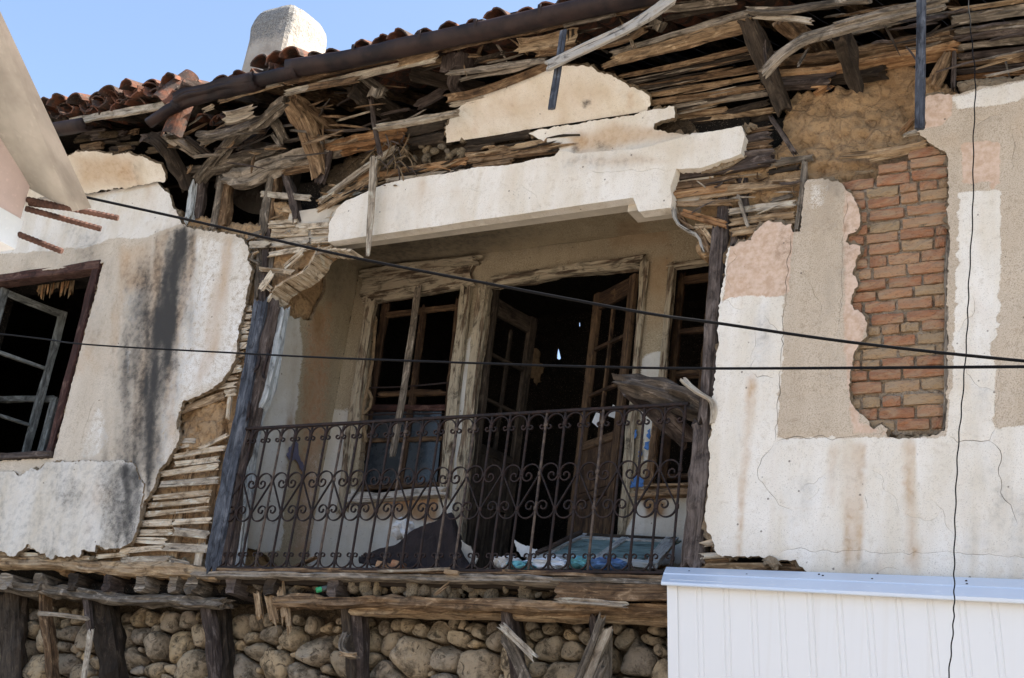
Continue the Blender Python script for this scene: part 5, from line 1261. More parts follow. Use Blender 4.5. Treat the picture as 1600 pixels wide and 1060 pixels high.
# slipped heap on the left corner of the roof
for (u, v, rz, ry, rx) in ((100, 176, .3, .2, .1), (128, 168, -.2, .3, .15), (150, 166, .15, -.1, .2), (172, 158, .4, .3, .2), (190, 160, -.3, .25, .1), (205, 150, .2, .2, .25), (222, 152, .1, -.2, .15), (235, 146, .5, .35, .3), (118, 186, .2, .1, .05), (144, 182, -.1, .2, .05), (166, 178, .3, .2, .1), (188, 172, .1, -.1, .1), (212, 168, .25, .15, .1), (246, 155, .6, .5, .3)):
    q = hY(u, v - 2, -.60); link('roof_tile', TC[random.randrange(4)], roof, loc=tuple(q), rot=(ang * .6 + rx, ry, rz))
for (u, v, ry, rz) in ((276, 178, .2, .3), (296, 184, -.3, .1), (318, 184, .2, .2), (338, 186, .1, -.2), (352, 182, .3, .2)):
    q = hY(u, v + 8, -.15); link('roof_tile', TC[random.randrange(4)], roof, loc=tuple(q), rot=(ang + .05, ry, rz))
# rubble of broken tiles and slates along the underside, left corner
for i in range(26):
    u = random.uniform(95, 262); v = 205 + random.uniform(0, 32) + (u - 100) * .02
    timber('slate', [(u, v, -.35 + random.uniform(-.1, .15)), (u + random.uniform(16, 40), v - random.uniform(-2, 8), -.3)], random.uniform(5, 11), .03, random.choice(['wood_dark', 'wood_post', 'wood_brown', 'mortar']), roof, rough=.7, rag=.05, seg=.04)
ft_ = thing('roof_tile', 'single red clay tile dangling below the broken end of the gutter', 'tile', tuple(hY(266, 200, -.64)))
me_ft = TC[1]
def place_tile(obj_parent, u, v, Y, rot): 
    return link('tile_body', me_ft, obj_parent, loc=tuple(hY(u, v, Y)), rot=rot)
place_tile(ft_, 268, 216, -.60, (math.radians(88), .12, .25))
ft2 = thing('roof_tile', 'red clay tile standing on edge at the right end of the lower tile heap', 'tile', tuple(hY(250, 150, -.6)))
link('tile_body', TC[2], ft2, loc=tuple(hY(250, 162, -.62)), rot=(math.radians(75), .45, .5))

def half_pipe(name, pts, r, parent, closed=.62, mat='gutter', dent=.0, seg=.08):
    th = .006; prof = []
    a0 = math.pi / 2 + closed * math.pi; a1 = math.pi / 2 - closed * math.pi
    A = np.linspace(math.radians(-10), math.radians(190), 15)
    prof = [(math.cos(a), math.sin(a)) for a in A] + [(math.cos(a) * (1 - th / r), math.sin(a) * (1 - th / r)) for a in A[::-1]]
    me = sweep_mesh(name, pts, prof, r, r, (0, 0, -1), mat, rough=dent, seg=seg, smooth=True, grain=3.0)
    return link(name, me, parent)
YG = -.70
g1 = thing('gutter', 'long dark rusty half round gutter running along the roof edge', 'gutter', tuple(hY(700, 62, YG)))
pipe = half_pipe('trough', [hY(u, v, YG) for u, v in ((455, 105), (560, 88), (640, 70), (760, 45), (880, 18), (1010, -10), (1200, -52), (1400, -98))], .082, g1, dent=.004)
for u, v in ((562, 82), (665, 61), (752, 43), (852, 21)):
    c = hY(u, v, YG); half_pipe('gutter_joint', [c - np.array([.012, 0, 0]), c + np.array([.012, 0, 0])], .089, g1, seg=.02)
g2 = thing('gutter', 'crushed section of dark gutter sagging from the roof edge with a broken drooping end', 'gutter', tuple(hY(370, 135, YG)))
half_pipe('trough', [hY(u, v, YG) for u, v in ((466, 110), (430, 118), (400, 125))], .062, g2, dent=.006)
half_pipe('trough', [hY(u, v, YG) for u, v in ((404, 124), (360, 133), (330, 142), (300, 148), (280, 158))], .086, g2, dent=.02, seg=.05)
half_pipe('gutter_end', [hY(u, v, YG) for u, v in ((284, 160), (262, 172), (233, 192))], .052, g2, dent=.006)
half_pipe('gutter_joint', [hY(u, v, YG) for u, v in ((281, 161), (274, 166))], .062, g2, seg=.03)
g3 = thing('gutter', 'short piece of dark gutter hanging at the lower left roof corner', 'gutter', tuple(hY(105, 198, YG)))
half_pipe('trough', [hY(u, v, YG) for u, v in ((20, 214), (80, 202), (137, 192))], .072, g3, dent=.004)

# chimney
YC = 1.5
cb_ = hY(440, 100, YC); cx0 = cb_[0]; zc0 = cb_[2]
lft = hY(372, 100, YC)[0]
lft -= .05; wx = cx0 - lft
ry = None
best = min(np.linspace(.2, 1.6, 100), key=lambda d: abs(proj((cx0, YC + d, zc0))[0] - 507)); wy = best
htop = hY(455, 0, YC)[2] - zc0 + .06
V = []; Fc = []; msk = []
levels = [(-1.3, 1.0), (0, 1.0), (.25, .995), (.5, .985), (.70, .985), (.80, .965), (.88, .92), (.94, .84), (.98, .70), (1.0, .42)]
NS = 9
def ring(z, s):
    out = []
    cxm, cym = cx0 - wx / 2, YC + wy / 2; hx, hy = wx / 2 * s, wy / 2 * s
    cor = [(-1, -1), (1, -1), (1, 1), (-1, 1)]
    for q in range(4):
        a = cor[q]; b = cor[(q + 1) % 4]
        for t in range(NS):
            f = t / NS; x = a[0] + (b[0] - a[0]) * f; y = a[1] + (b[1] - a[1]) * f
            m_ = max(abs(x), abs(y)); l = math.hypot(x, y); k = 1 - .17 * max(0, l - 1.1) / .314
            out.append((cxm + x * hx * k, cym + y * hy * k, z))
    return out
for t, s in levels:
    z = zc0 + htop * t if t > 0 else zc0 + t
    for i, q in enumerate(ring(z, s)):
        q = np.array(q); q += .016 * np.array([vnoise(np.array([i * .6]), np.array([t * 7]), 5)[0], vnoise(np.array([i * .6]), np.array([t * 7]), 6)[0], 0])
        V.append(q)
        side = 0 if i < NS else 1
        g = (sstep(.25, .6, np.array([t]))[0] * (.9 if i <= NS else .5) + (.4 if t > .9 else 0)) if t >= 0 else 0
        msk.append((0, min(1, g), 0, 0))
nr_ = 4 * NS
for k in range(len(levels) - 1):
    for j in range(nr_): Fc.append((k * nr_ + j, k * nr_ + (j + 1) % nr_, (k + 1) * nr_ + (j + 1) % nr_, (k + 1) * nr_ + j))
Fc.append(tuple((len(levels) - 1) * nr_ + j for j in range(nr_)))
link('chimney', mesh('chimney', V, Fc, 'chimney_render', mask=msk), H)

# =================================================================== LOWER STOREY: sill, joists, stone wall
many('sill_beam', 'wood_tan', [([(-420, 870, -.03), (0, 875, -.03), (160, 885, -.03), (335, 893, -.03)], 22, 'wood_tan', .14), ([(296, 896, -.04), (520, 899, -.04), (760, 903, -.04), (880, 908, -.04)], 12, 'wood_grey', .12), ([(860, 905, -.045), (960, 906, -.045), (1062, 912, -.045)], 11, 'wood_grey', .12), ([(340, 890, -.02), (700, 893, -.02), (1062, 902, -.02)], 8, 'wood_brown', .10)], rough=.4, rag=.05, wob=.01, seg=.05)
many('board', 'wood_brown', [([(871, 921, -.06), (960, 925, -.06), (1062, 925, -.06)], 27, 'wood_brown', .03), ([(868, 938, -.06), (920, 941, -.06), (976, 945, -.06)], 9, 'wood_pale', .03), ([(590, 893, -.055), (700, 889, -.055)], 4, 'wood_pale', .02)], rough=.4, rag=.08, seg=.03)
many('lower_beam', 'wood_brown', [([(-420, 895, .02), (-20, 914, .02), (170, 931, .02), (345, 941, .02)], 17, 'wood_grey', .15), ([(428, 938, .0), (600, 939, .0), (800, 944, .0), (1062, 952, .0)], 20, 'wood_brown', .18), ([(540, 953, .1), (800, 958, .1), (1062, 968, .1)], 14, 'wood_tan', .12)], rough=.5, rag=.10, wob=.015, seg=.05)
for i, (u, w) in enumerate(((5, 22), (58, 14), (112, 15), (166, 13), (218, 17), (270, 13), (360, 18), (420, 16), (520, 14), (1046, 14))):
    v = 908 + u * .012 if u < 400 else 916
    a = hY(u, v, .0); q = sweep_mesh('joist', [a, a + np.array([0, 1.0, 0])], PROF_BEAM, wpx(a, np.array([1.0, 0, 0]), w) / 2, .07, (0, 0, 1), random.choice(['wood_grey', 'wood_dark', 'wood_post']), rough=.012, rag=.03, seg=.1); link('joist', q, H)
a = hY(296, 914, -.02); link('joist', sweep_mesh('joist', [a, a + np.array([.02, .6, 0])], PROF_ROUND, .065, .07, (0, 0, 1), 'wood_grey', rough=.015, rag=.03, seg=.1), H)
box('soffit_floor', (HX0, .16, 3.13), (HX1, .62, 3.2), 'dark_inside', H)
many('splinter', 'wood_tan', [([(398, 922, .03), (404, 968, .05)], 12), ([(418, 920, .03), (428, 974, .05)], 16), ([(436, 918, .03), (444, 970, .05)], 12), ([(446, 945, .04), (450, 985, .05)], 7), ([(1040, 935, -.02), (1062, 940, -.02)], 8)], depth=.03, rough=.6, rag=.12, seg=.03)

def stone_mesh(sd):
    import bmesh
    bm = bmesh.new(); bmesh.ops.create_icosphere(bm, subdivisions=2, radius=.5)
    r2 = np.random.default_rng(sd); ex = r2.uniform(.62, .85)
    nrm = [Vector(r2.normal(0, 1, 3)).normalized() for _ in range(7)]; dst = r2.uniform(.30, .46, 7)
    for v in bm.verts:
        q = v.co.copy(); s = .5
        q = Vector([math.copysign(abs(c / .5) ** ex * .5, c) for c in q])
        for n_, d_ in zip(nrm, dst):
            t = q.dot(n_)
            if t > d_: q -= n_ * (t - d_) * .75
        f = 1 + .10 * fbm(np.array([q.x * 3 + sd]), np.array([q.z * 3 + q.y * 2]), sd, 3)[0]
        v.co = q * f
    me = bpy.data.meshes.new('stone'); bm.to_mesh(me); bm.free(); me.materials.append(MAT['stone'])
    me.polygons.foreach_set('use_smooth', np.ones(len(me.polygons), bool)); return me
ST = [stone_mesh(i * 11 + 2) for i in range(12)]
YS = .32
swx0, swx1, swz0, swz1 = -10.4, -2.9, 1.55, 3.08
swall = slab('stone_wall', [(swx0 - .5, .0), (swx1 + 5.5, .0), (swx1 + 5.5, 3.14), (swx0 - .5, 3.14)], facade(YS + .15), .3, ['mortar', 'mortar'], H, world=True, step=.06, jag=0, lump=.02, lumpf=6)
g = .01; gw, gh = int((swx1 - swx0) / g), int((swz1 - swz0) / g); occ = np.zeros((gh, gw), bool)
yy_, xx_ = np.mgrid[0:gh, 0:gw]
placed = []
def try_stone(cx, cz, w, h, a, tol, pad=.007):
    i0, i1 = int((cx - w - swx0) / g), int((cx + w - swx0) / g); j0, j1 = int((cz - w - swz0) / g), int((cz + w - swz0) / g)
    if i0 < 0 or j0 < 0 or i1 >= gw or j1 >= gh: return False
    X = (xx_[j0:j1, i0:i1] * g + swx0 - cx); Z = (yy_[j0:j1, i0:i1] * g + swz0 - cz)
    xr = X * math.cos(a) + Z * math.sin(a); zr = -X * math.sin(a) + Z * math.cos(a)
    m_ = (np.abs(xr / (w / 2 + pad)) ** 2.6 + np.abs(zr / (h / 2 + pad)) ** 2.6) < 1
    if m_.sum() == 0 or (occ[j0:j1, i0:i1] & m_).sum() > tol * m_.sum(): return False
    occ[j0:j1, i0:i1] |= m_; placed.append((cx, cz, w, h, a)); return True
for (u, v, w, h) in ((459, 1028, 72, 34), (505, 985, 40, 36), (700, 1005, 44, 40), (735, 990, 46, 28), (648, 1000, 38, 34), (740, 1040, 44, 40), (610, 1002, 36, 34), (660, 1040, 60, 30), (232, 975, 32, 34), (238, 1010, 34, 38), (272, 1010, 36, 42), (300, 975, 34, 26), (212, 990, 26, 22), (1012, 1002, 46, 38), (990, 1030, 36, 36), (975, 1008, 38, 28), (1035, 1040, 48, 28), (560, 975, 34, 22), (235, 1045, 30, 24), (402, 1000, 42, 30), (800, 1020, 34, 50), (852, 1012, 32, 24), (935, 1030, 30, 30), (62, 1000, 32, 34), (90, 1035, 36, 30), (425, 1040, 40, 40)):
    c = hY(u, v, YS); w_ = w / 195.0 / .86; h_ = h / 190.0
    try_stone(c[0], c[2], w_, h_, random.uniform(-.12, .12), .25)
for wmin, wmax, tries, tol in ((.23, .30, 900, .06), (.17, .25, 2200, .08), (.12, .18, 3800, .10), (.08, .12, 4500, .11), (.05, .08, 5000, .12)):
    for _ in range(tries):
        w = random.uniform(wmin, wmax); h = w * random.uniform(.58, .92)
        try_stone(random.uniform(swx0 + .2, swx1 - .2), random.uniform(swz0 + .15, swz1 - .05), w, h, random.gauss(0, .22), tol, .006)
placed = [s for s in placed if (lambda q: -40 < q[0] < 1075 and q[1] < 1085)(proj((s[0], YS, s[1])))]
placed.sort(key=lambda s: -s[2] * s[3])
PLC = np.array(placed); NA = 18; fr = (0, .42, .70, .87, .96, 1.0)
def fit_stone(i):
    cx_, cz_, w, h, a = PLC[i]
    dd = np.hypot(PLC[:, 0] - cx_, PLC[:, 1] - cz_); nb_ = np.where((dd < w * .9 + PLC[:, 2] * .9) & (dd > 0))[0]
    out = []
    t = np.linspace(.4, 2.35, 60)
    for th in np.linspace(0, 2 * math.pi, NA, endpoint=False):
        ex, ez = w / 2 * math.cos(th), h / 2 * math.sin(th)
        px_ = cx_ + t * (ex * math.cos(a) - ez * math.sin(a)); pz_ = cz_ + t * (ex * math.sin(a) + ez * math.cos(a))
        lim = 2.3
        for q in nb_:
            x2, z2, w2, h2, a2 = PLC[q]; X = px_ - x2; Z = pz_ - z2
            d2 = np.hypot((X * math.cos(a2) + Z * math.sin(a2)) / (w2 / 2), (-X * math.sin(a2) + Z * math.cos(a2)) / (h2 / 2))
            bad = np.where(d2 < t)[0]
            if len(bad): lim = min(lim, t[bad[0]])
        out.append(lim - .009 / max(.03, math.hypot(ex, ez)))
    out = np.array(out); out = np.minimum(out, .25 * np.roll(out, 1) + .5 * out + .25 * np.roll(out, -1) + .03)
    return out
def stone_verts(i, sd):
    cx_, cz_, w, h, a = PLC[i]; rr = fit_stone(i); H_ = min(w, h) * .40; V = []
    tilt = (rng.normal(0, .3), rng.normal(0, .3)); chop = rng.uniform(.62, .95)
    pl_ = [(rng.uniform(0, 6.28), rng.uniform(.25, .6), rng.uniform(.35, .9)) for _ in range(4)]
    for k, f in enumerate(fr):
        for j in range(NA if k else 1):
            th = 2 * math.pi * j / NA; rad = rr[j] * f if k else 0
            ex, ez = w / 2 * math.cos(th) * rad, h / 2 * math.sin(th) * rad
            x = ex * math.cos(a) - ez * math.sin(a); z = ex * math.sin(a) + ez * math.cos(a)
            hh = H_ * min(chop, (1 - f ** 4.5) ** .5) * (1 + tilt[0] * ex / w * 2 + tilt[1] * ez / h * 2)
            for pa, po, ps in pl_:
                dpl = (ex * math.cos(pa) / (w / 2) + ez * math.sin(pa) / (h / 2)) - po
                if dpl > 0: hh -= ps * dpl * H_
            hh += .020 * fbm(np.array([(cx_ + x) * 14]), np.array([(cz_ + z) * 14]), sd, 3)[0] * (1 if f < .95 else .2)
            V.append((x, -hh, z))
    for j in range(NA):
        V.append((V[-NA][0] if 0 else V[1 + (len(fr) - 2) * NA + j][0] * .96, .10, V[1 + (len(fr) - 2) * NA + j][2] * .96))
    return V
SF = [(0, 1 + j, 1 + (j + 1) % NA) for j in range(NA)]
for k in range(len(fr) - 1):
    for j in range(NA):
        o1_, o2_ = 1 + k * NA, 1 + (k + 1) * NA
        SF.append((o1_ + j, o2_ + j, o2_ + (j + 1) % NA, o1_ + (j + 1) % NA))
small = list(range(295, len(placed)))
for i in range(min(295, len(placed))):
    me = mesh('stone', stone_verts(i, i), SF, 'stone', smooth=True); me.set_sharp_from_angle(angle=math.radians(50))
    link('stone', me, swall, loc=(PLC[i][0], YS + .05 + rng.uniform(-.02, .02), PLC[i][1]))
if small:
    VV = []; FF = []
    for i in small:
        o = len(VV); VV += [(v[0] + PLC[i][0], v[1] + YS + .06, v[2] + PLC[i][1]) for v in stone_verts(i, i)]; FF += [tuple(o + q for q in f) for f in SF]
    tag(link('pebble_filling', mesh('pebble_filling', VV, FF, 'stone', smooth=True), swall), kind='stuff')
print('stones', len(placed))
# timber struts in front of the stone wall
many('strut', 'wood_dark', [([(8, 925, .18), (10, 990, .2), (12, 1080, .24)], 38, 'wood_dark', .16), ([(60, 905, .06), (64, 960, .1), (78, 1080, .2)], 15, 'wood_brown', .10), ([(148, 930, .10), (160, 1000, .16), (170, 1080, .22)], 30, 'wood_dark', .16), ([(132, 935, .03), (138, 984, .05)], 9, 'wood_post', .05),
                            ([(317, 945, .06), (324, 1000, .1), (330, 1080, .16)], 15, 'wood_post', .10), ([(338, 950, .16), (346, 1080, .22)], 24, 'wood_dark', .14), ([(536, 945, .08), (542, 1000, .12), (548, 1080, .18)], 14, 'wood_dark', .12), ([(552, 946, .12), (558, 1080, .2)], 20, 'wood_post', .12),
                            ([(784, 950, .05), (794, 1000, .10), (806, 1080, .18)], 20, 'wood_post', .12), ([(804, 952, .2), (808, 1000, .22)], 14, 'wood_dark', .08), ([(925, 957, .06), (930, 1010, .1), (936, 1080, .16)], 15, 'wood_post', .10), ([(942, 985, .1), (945, 1080, .16)], 16, 'wood_grey', .08)], rough=.4, rag=.05, wob=.01)
def loose(name, label, cat, spec, w, depth, mat, **k):
    t = thing(name, label, cat, tuple(P(spec[len(spec) // 2])))
    timber('wood_body', spec, w, depth, mat, t, **k); return t
loose('splintered_plank', 'pale splintered plank slanting right from the strut below the balcony', 'plank', [(782, 977, .0), (808, 1002, .0), (836, 1030, -.02)], 12, .03, 'wood_pale', rough=.5, rag=.08, seg=.03)
loose('splintered_plank', 'wide grey splintered plank under the slanting pale one below the balcony', 'plank', [(788, 998, .02), (806, 1030, .04), (824, 1072, .05)], 18, .03, 'wood_grey', rough=.6, rag=.14, seg=.03)
loose('splintered_plank', 'narrow bleached plank leaning left against the right strut under the balcony', 'plank', [(939, 964, .0), (922, 1010, .02), (896, 1075, .06)], 12, .03, 'wood_grey', rough=.5, rag=.10, seg=.03)
loose('splintered_plank', 'longer bleached plank leaning behind the narrow one at the right strut', 'plank', [(948, 982, .03), (932, 1022, .05), (908, 1080, .08)], 16, .03, 'wood_pale', rough=.5, rag=.10, seg=.03)
loose('splintered_plank', 'short broken stub of plank low at the foot of the right strut', 'plank', [(944, 1036, .0), (925, 1075, .02)], 13, .03, 'wood_grey', rough=.5, rag=.10, seg=.03)
loose('stick', 'thin bleached stick hanging down beside the dark strut at lower left', 'stick', [(141, 984, .0), (136, 1020, .01), (127, 1072, .02)], 8, .02, 'wood_pale', rough=.4, rag=.05)
loose('stick', 'short pale batten nailed across the two struts at lower left', 'batten', [(58, 958, .0), (96, 961, .0), (136, 967, .0)], 7, .02, 'wood_pale', rough=.4, rag=.04)
loose('twisted_root', 'knot of splintered wood hanging on the strut left of centre below the balcony', 'wood', [(536, 990, .04), (530, 1010, .0), (540, 1022, .0), (552, 1024, .02)], 9, .06, 'wood_grey', rough=.8, rag=.08, seg=.02)
loose('stick', 'small broken batten across the strut left of centre below the balcony', 'batten', [(530, 1021, .0), (554, 1024, .0)], 8, .03, 'wood_tan', rough=.6, rag=.04)
# rubble caught between the two beams
slab('mud_infill', [(345, 905), (540, 906), (875, 913), (1062, 918), (1062, 940), (875, 934), (560, 930), (345, 925)], facade(.16), .06, ['mortar', 'mortar'], H, step=.03, jag=.02, lump=.04, lumpf=10)
for i in range(46):
    u = random.uniform(545, 868); c = hY(u, 921 + (u - 550) * .012 + random.uniform(-7, 8), random.uniform(.06, .14)); s = random.choice([.04, .06, .09, .13])
    link('rubble_stone', ST[random.randrange(12)], H, loc=tuple(c), rot=(random.uniform(0, 3), random.uniform(0, 3), random.uniform(0, 3)), scl=(s, s * random.uniform(.5, .9), s * random.uniform(.5, 1)))
for i in range(16):
    u = random.uniform(360, 545); c = hY(u, 918 + random.uniform(-8, 10), random.uniform(.10, .2)); s = random.uniform(.05, .11)
    link('rubble_stone', ST[random.randrange(12)], H, loc=tuple(c), rot=(random.uniform(0, 3), random.uniform(0, 3), random.uniform(0, 3)), scl=(s, s * .8, s * .8))
for i in range(24):
    u = random.uniform(60, 320); c = hY(u, 868 + (u - 60) * .045 + random.uniform(-3, 3), random.uniform(.0, .05)); s = random.uniform(.03, .07)
    link('rubble_stone', ST[random.randrange(12)], H, loc=tuple(c), rot=(random.uniform(0, 3), random.uniform(0, 3), 0), scl=(s, s * .8, s * .7))
for i in range(30):
    u = random.uniform(600, 730); v = 262 - (u - 600) * .16 + random.uniform(-26, 3); c = hY(u, v, random.uniform(.0, .08)); s = random.uniform(.03, .10)
    link('rubble_stone', ST[random.randrange(12)], H, loc=tuple(c), rot=(random.uniform(0, 3), random.uniform(0, 3), 0), scl=(s, s * .8, s * .7))
timber('stick', [(678, 930, -.03), (700, 912, -.03)], 5, .015, 'wood_tan', H, rough=.4)
# straw and twigs of an old nest
for i in range(46):
    u = random.uniform(575, 640); v = random.uniform(205, 262)
    a = random.uniform(-1.3, 1.3); l = random.uniform(14, 40)
    timber('twig', [(u, v, -.05), (u + math.sin(a) * l * .5 + 3, v + math.cos(a) * l * .45, -.08 + random.uniform(-.05, .05)), (u + math.sin(a) * l, v + math.cos(a) * l, -.06)], random.uniform(1.2, 2.2), .006, 'wood_post' if i % 2 else 'straw', H, rough=0, prof=PROF_SQ, seg=.08)

# =================================================================== LOOSE AND HANGING THINGS
def hang(name, label, cat, spec, w, depth, mat, **k): return loose(name, label, cat, spec, w, depth, mat, **k)
hang('dangling_stick', 'long pale slat dangling in front of the left end of the white lintel', 'slat', [(583, 246, -.16), (579, 320, -.16), (574, 399, -.16)], 11, .02, 'wood_pale', rough=.3, rag=.06, taper=[1.1, 1, .9, .5])
hang('dangling_stick', 'dark rotten slat hanging from the eave above the pale dangling slat', 'slat', [(577, 152, -.35), (583, 195, -.3), (593, 242, -.25)], 8, .03, 'wood_post', rough=.5, rag=.05)
hang('metal_strip', 'narrow blue grey strip hanging from the eave in front of the plaster frieze', 'strip', [(880, 46, -.72), (872, 100, -.74), (861, 170, -.76)], 11, .015, 'wood_bluegrey', rough=.15, rag=.01)
hang('loose_plank', 'weathered whitish plank slung diagonally under the gutter at top centre', 'plank', [(851, 103, -.80), (930, 66, -.80), (1000, 30, -.80), (1052, -6, -.80)], 14, .03, 'wood_peel_white', rough=.3, rag=.04)
hang('hanging_board', 'dark blue grey board hanging upright from the eave at top right', 'board', [(1439, -60, -.66), (1438, 60, -.66), (1436, 200, -.66)], 15, .03, 'wood_bluegrey', rough=.25, rag=.02)
lg = thing('broken_log', 'thick rotten slab of wood lodged on the right end of the railing', 'log', tuple(hY(1040, 620, -.02)))
timber('log_body', [(956, 590, -.06), (985, 600, -.05), (1025, 608, -.03), (1068, 622, .0), (1108, 640, .02)], 42, .20, 'wood_log', lg, rough=.5, rag=.10, seg=.02, taper=[.35, .9, 1, 1.05, .8], wob=.03, prof=PROF_ROUND)
timber('log_splinter', [(985, 604, .12), (1025, 640, .22), (1078, 690, .35)], 34, .08, 'wood_post', lg, rough=.4, rag=.08, seg=.03)
hang('pale_branch', 'bleached crooked branch caught between the log and the right balcony post', 'branch', [(1066, 592, -.08), (1085, 610, -.10), (1107, 624, -.08), (1112, 640, -.07), (1110, 660, -.06)], 9, .05, 'wood_pale', rough=.6, rag=.03, prof=PROF_ROUND, seg=.02)

# painted door lying on the balcony
dl_ = thing('fallen_door', 'fallen teal and white panelled door propped at the right end of the balcony', 'door', tuple(hY(950, 875, .3)))
c_fl, c_fr = hY(838, 872, .14), hY(1024, 884, .14)
c_bl, c_br = hY(908, 838, .80), hY(1056, 843, .80)
dnv = np.cross(c_fr - c_fl, c_bl - c_fl); dnv /= np.linalg.norm(dnv)
def dq(a, b): return (c_fl * (1 - a) + c_fr * a) * (1 - b) + (c_bl * (1 - a) + c_br * a) * b
bar('panel', dq(.06, .5), dq(.94, .5), np.linalg.norm(c_bl - c_fl) * .95, .015, 'wood_teal', dl_, nref=dnv, rough=.2)
for a, b, c, d, w, m_ in ((0, .04, 1, .04, .07, 'wood_whiteblue'), (0, .97, 1, .97, .08, 'wood_dark'), (.02, 0, .02, 1, .09, 'wood_whiteblue'), (.96, 0, .96, 1, .09, 'wood_whiteblue'), (.5, .05, .5, .95, .06, 'wood_whiteblue'), (.02, .86, .98, .86, .05, 'wood_whiteblue')):
    bar('rail', dq(a, b), dq(c, d), w, .04, m_, dl_, nref=dnv, rough=.3, seg=.08)
bar('stick', hY(838, 870, .12) + np.array([0, 0, .02]), hY(908, 832, .62), .035, .035, 'wood_post', dl_, rough=.5, prof=PROF_ROUND)
for i in range(26):
    u = random.uniform(470, 1040); c = hY(u, 0, .3); Yr = random.uniform(.18, .8); X_ = random.uniform(XL + .1, XR - .1); sz = random.choice([.05, .07, .10, .14])
    link('rubble_stone', ST[random.randrange(12)], H, loc=(X_, Yr, FL + sz * .35), rot=(random.uniform(0, 3), random.uniform(0, 3), random.uniform(0, 3)), scl=(sz, sz * .7, sz * .7))
for i in range(16):
    X_ = random.uniform(XL + .2, XR - .3); Yr = random.uniform(.15, .8); a = random.gauss(0, .5)
    bar('floor_splinter', (X_, Yr, FL + .03), (X_ + math.cos(a) * .5, Yr + math.sin(a) * .4, FL + random.uniform(.03, .22)), random.uniform(.02, .06), .015, random.choice(['wood_brown', 'wood_grey', 'wood_tan', 'wood_peel']), H, nref=(0, 0, 1), rough=.4, rag=.05, seg=.06)
# dark tarpaulin heap
tp = thing('tarpaulin', 'crumpled dark brown tarpaulin heaped on the left half of the balcony floor', 'tarpaulin', tuple(hY(650, 880, .35)))
front = [hY(u, v, .16) for u, v in ((560, 878), (600, 886), (640, 890), (680, 890), (715, 890), (735, 888))]
ridge = [hY(u, v, .46) for u, v in ((564, 868), (604, 856), (640, 836), (672, 816), (707, 796), (728, 860))]
rear = [hY(u, v, .85) for u, v in ((566, 872), (610, 872), (650, 872), (690, 872), (715, 872), (732, 872))]
nu, nv_ = 34, 18; V = []; uvv = []
for i in range(nu):
    t = i / (nu - 1)
    def ip(L): return np.array([np.interp(t, np.linspace(0, 1, len(L)), [q[k] for q in L]) for k in range(3)])
    f, r, b = ip(front), ip(ridge), ip(rear)
    for j in range(nv_):
        s = j / (nv_ - 1); q = f + (r - f) * (s / .6) if s < .6 else r + (b - r) * ((s - .6) / .4)
        nz = fbm(np.array([t * 7]), np.array([s * 4]), 77, 4)[0] * .06
        V.append(q + np.array([0, -nz * .6, nz * .6 * (1 if 0 < j < nv_ - 1 else 0)]))
top_n = len(V); V += [q - np.array([0, -.008, .008]) for q in V]
Fc = []
for i in range(nu - 1):
    for j in range(nv_ - 1):
        a = i * nv_ + j; Fc.append((a, a + nv_, a + nv_ + 1, a + 1)); Fc.append((a + top_n, a + 1 + top_n, a + nv_ + 1 + top_n, a + nv_ + top_n))
link('sheet', mesh('sheet', V, Fc, 'tarp', smooth=False), tp)
def crumple(name, label, cat, u, v, Y, sx, sz, mat, sd, th=.10):
    t = thing(name, label, cat, tuple(hY(u, v, Y)))
    import bmesh
    bm = bmesh.new(); bmesh.ops.create_icosphere(bm, subdivisions=4, radius=.5)
    for w in bm.verts:
        q = w.co
        f = 1 + .55 * (1 - 2.2 * abs(fbm(np.array([q.x * 3.3 + sd]), np.array([q.z * 3.3 + q.y * 2.1]), sd, 3)[0])) + .25 * fbm(np.array([q.x * 9 + sd]), np.array([q.z * 9 + q.y * 7]), sd + 4, 2)[0]
        w.co = Vector((q.x * f * sx, q.y * f * th, q.z * f * sz))
    me = bpy.data.meshes.new(name); bm.to_mesh(me); bm.free(); me.materials.append(MAT[mat])
    link('folds', me, t, loc=tuple(hY(u, v, Y))); return t
crumple('rag', 'crumpled white rag on the ledge under the fallen door', 'rag', 792, 880, .10, .14, .07, 'cloth_white', 3)
crumple('rag', 'cyan blue rag poking through the foot of the railing', 'rag', 816, 886, .06, .16, .05, 'cloth_cyan', 5)
crumple('rag', 'blue rag in front of the fallen door near the right railing end', 'rag', 944, 882, .10, .22, .06, 'cloth_blue', 9)
crumple('rag', 'pale blue plastic bundle between the cyan rag and the fallen door', 'bundle', 855, 882, .10, .26, .06, 'sheet_cap', 12)
crumple('rag', 'small teal bundle between the blue rag and the pale plastic bundle', 'bundle', 908, 880, .09, .14, .06, 'cloth_cyan', 14)
crumple('rag', 'small grey white rag on the peak of the tarpaulin heap', 'rag', 630, 828, .55, .12, .12, 'cloth_white', 17)
pp = thing('paper_sheet', 'white folded paper sheet standing beside the left end of the fallen door', 'paper', tuple(hY(815, 855, .3)))
slab('sheet', [(801, 843), (812, 850), (840, 860), (834, 872), (815, 870)], facade(.30), .004, ['cloth_white', 'cloth_white'], pp, step=.03, jag=.004, amp=.02)
pp2 = thing('paper_sheet', 'grey curled sheet leaning right of the tarpaulin heap', 'sheet', tuple(hY(735, 870, .3)))
slab('sheet', [(722, 845), (735, 855), (748, 872), (742, 886), (722, 880)], facade(.32), .004, ['concrete', 'concrete'], pp2, step=.03, jag=.006, amp=.02)
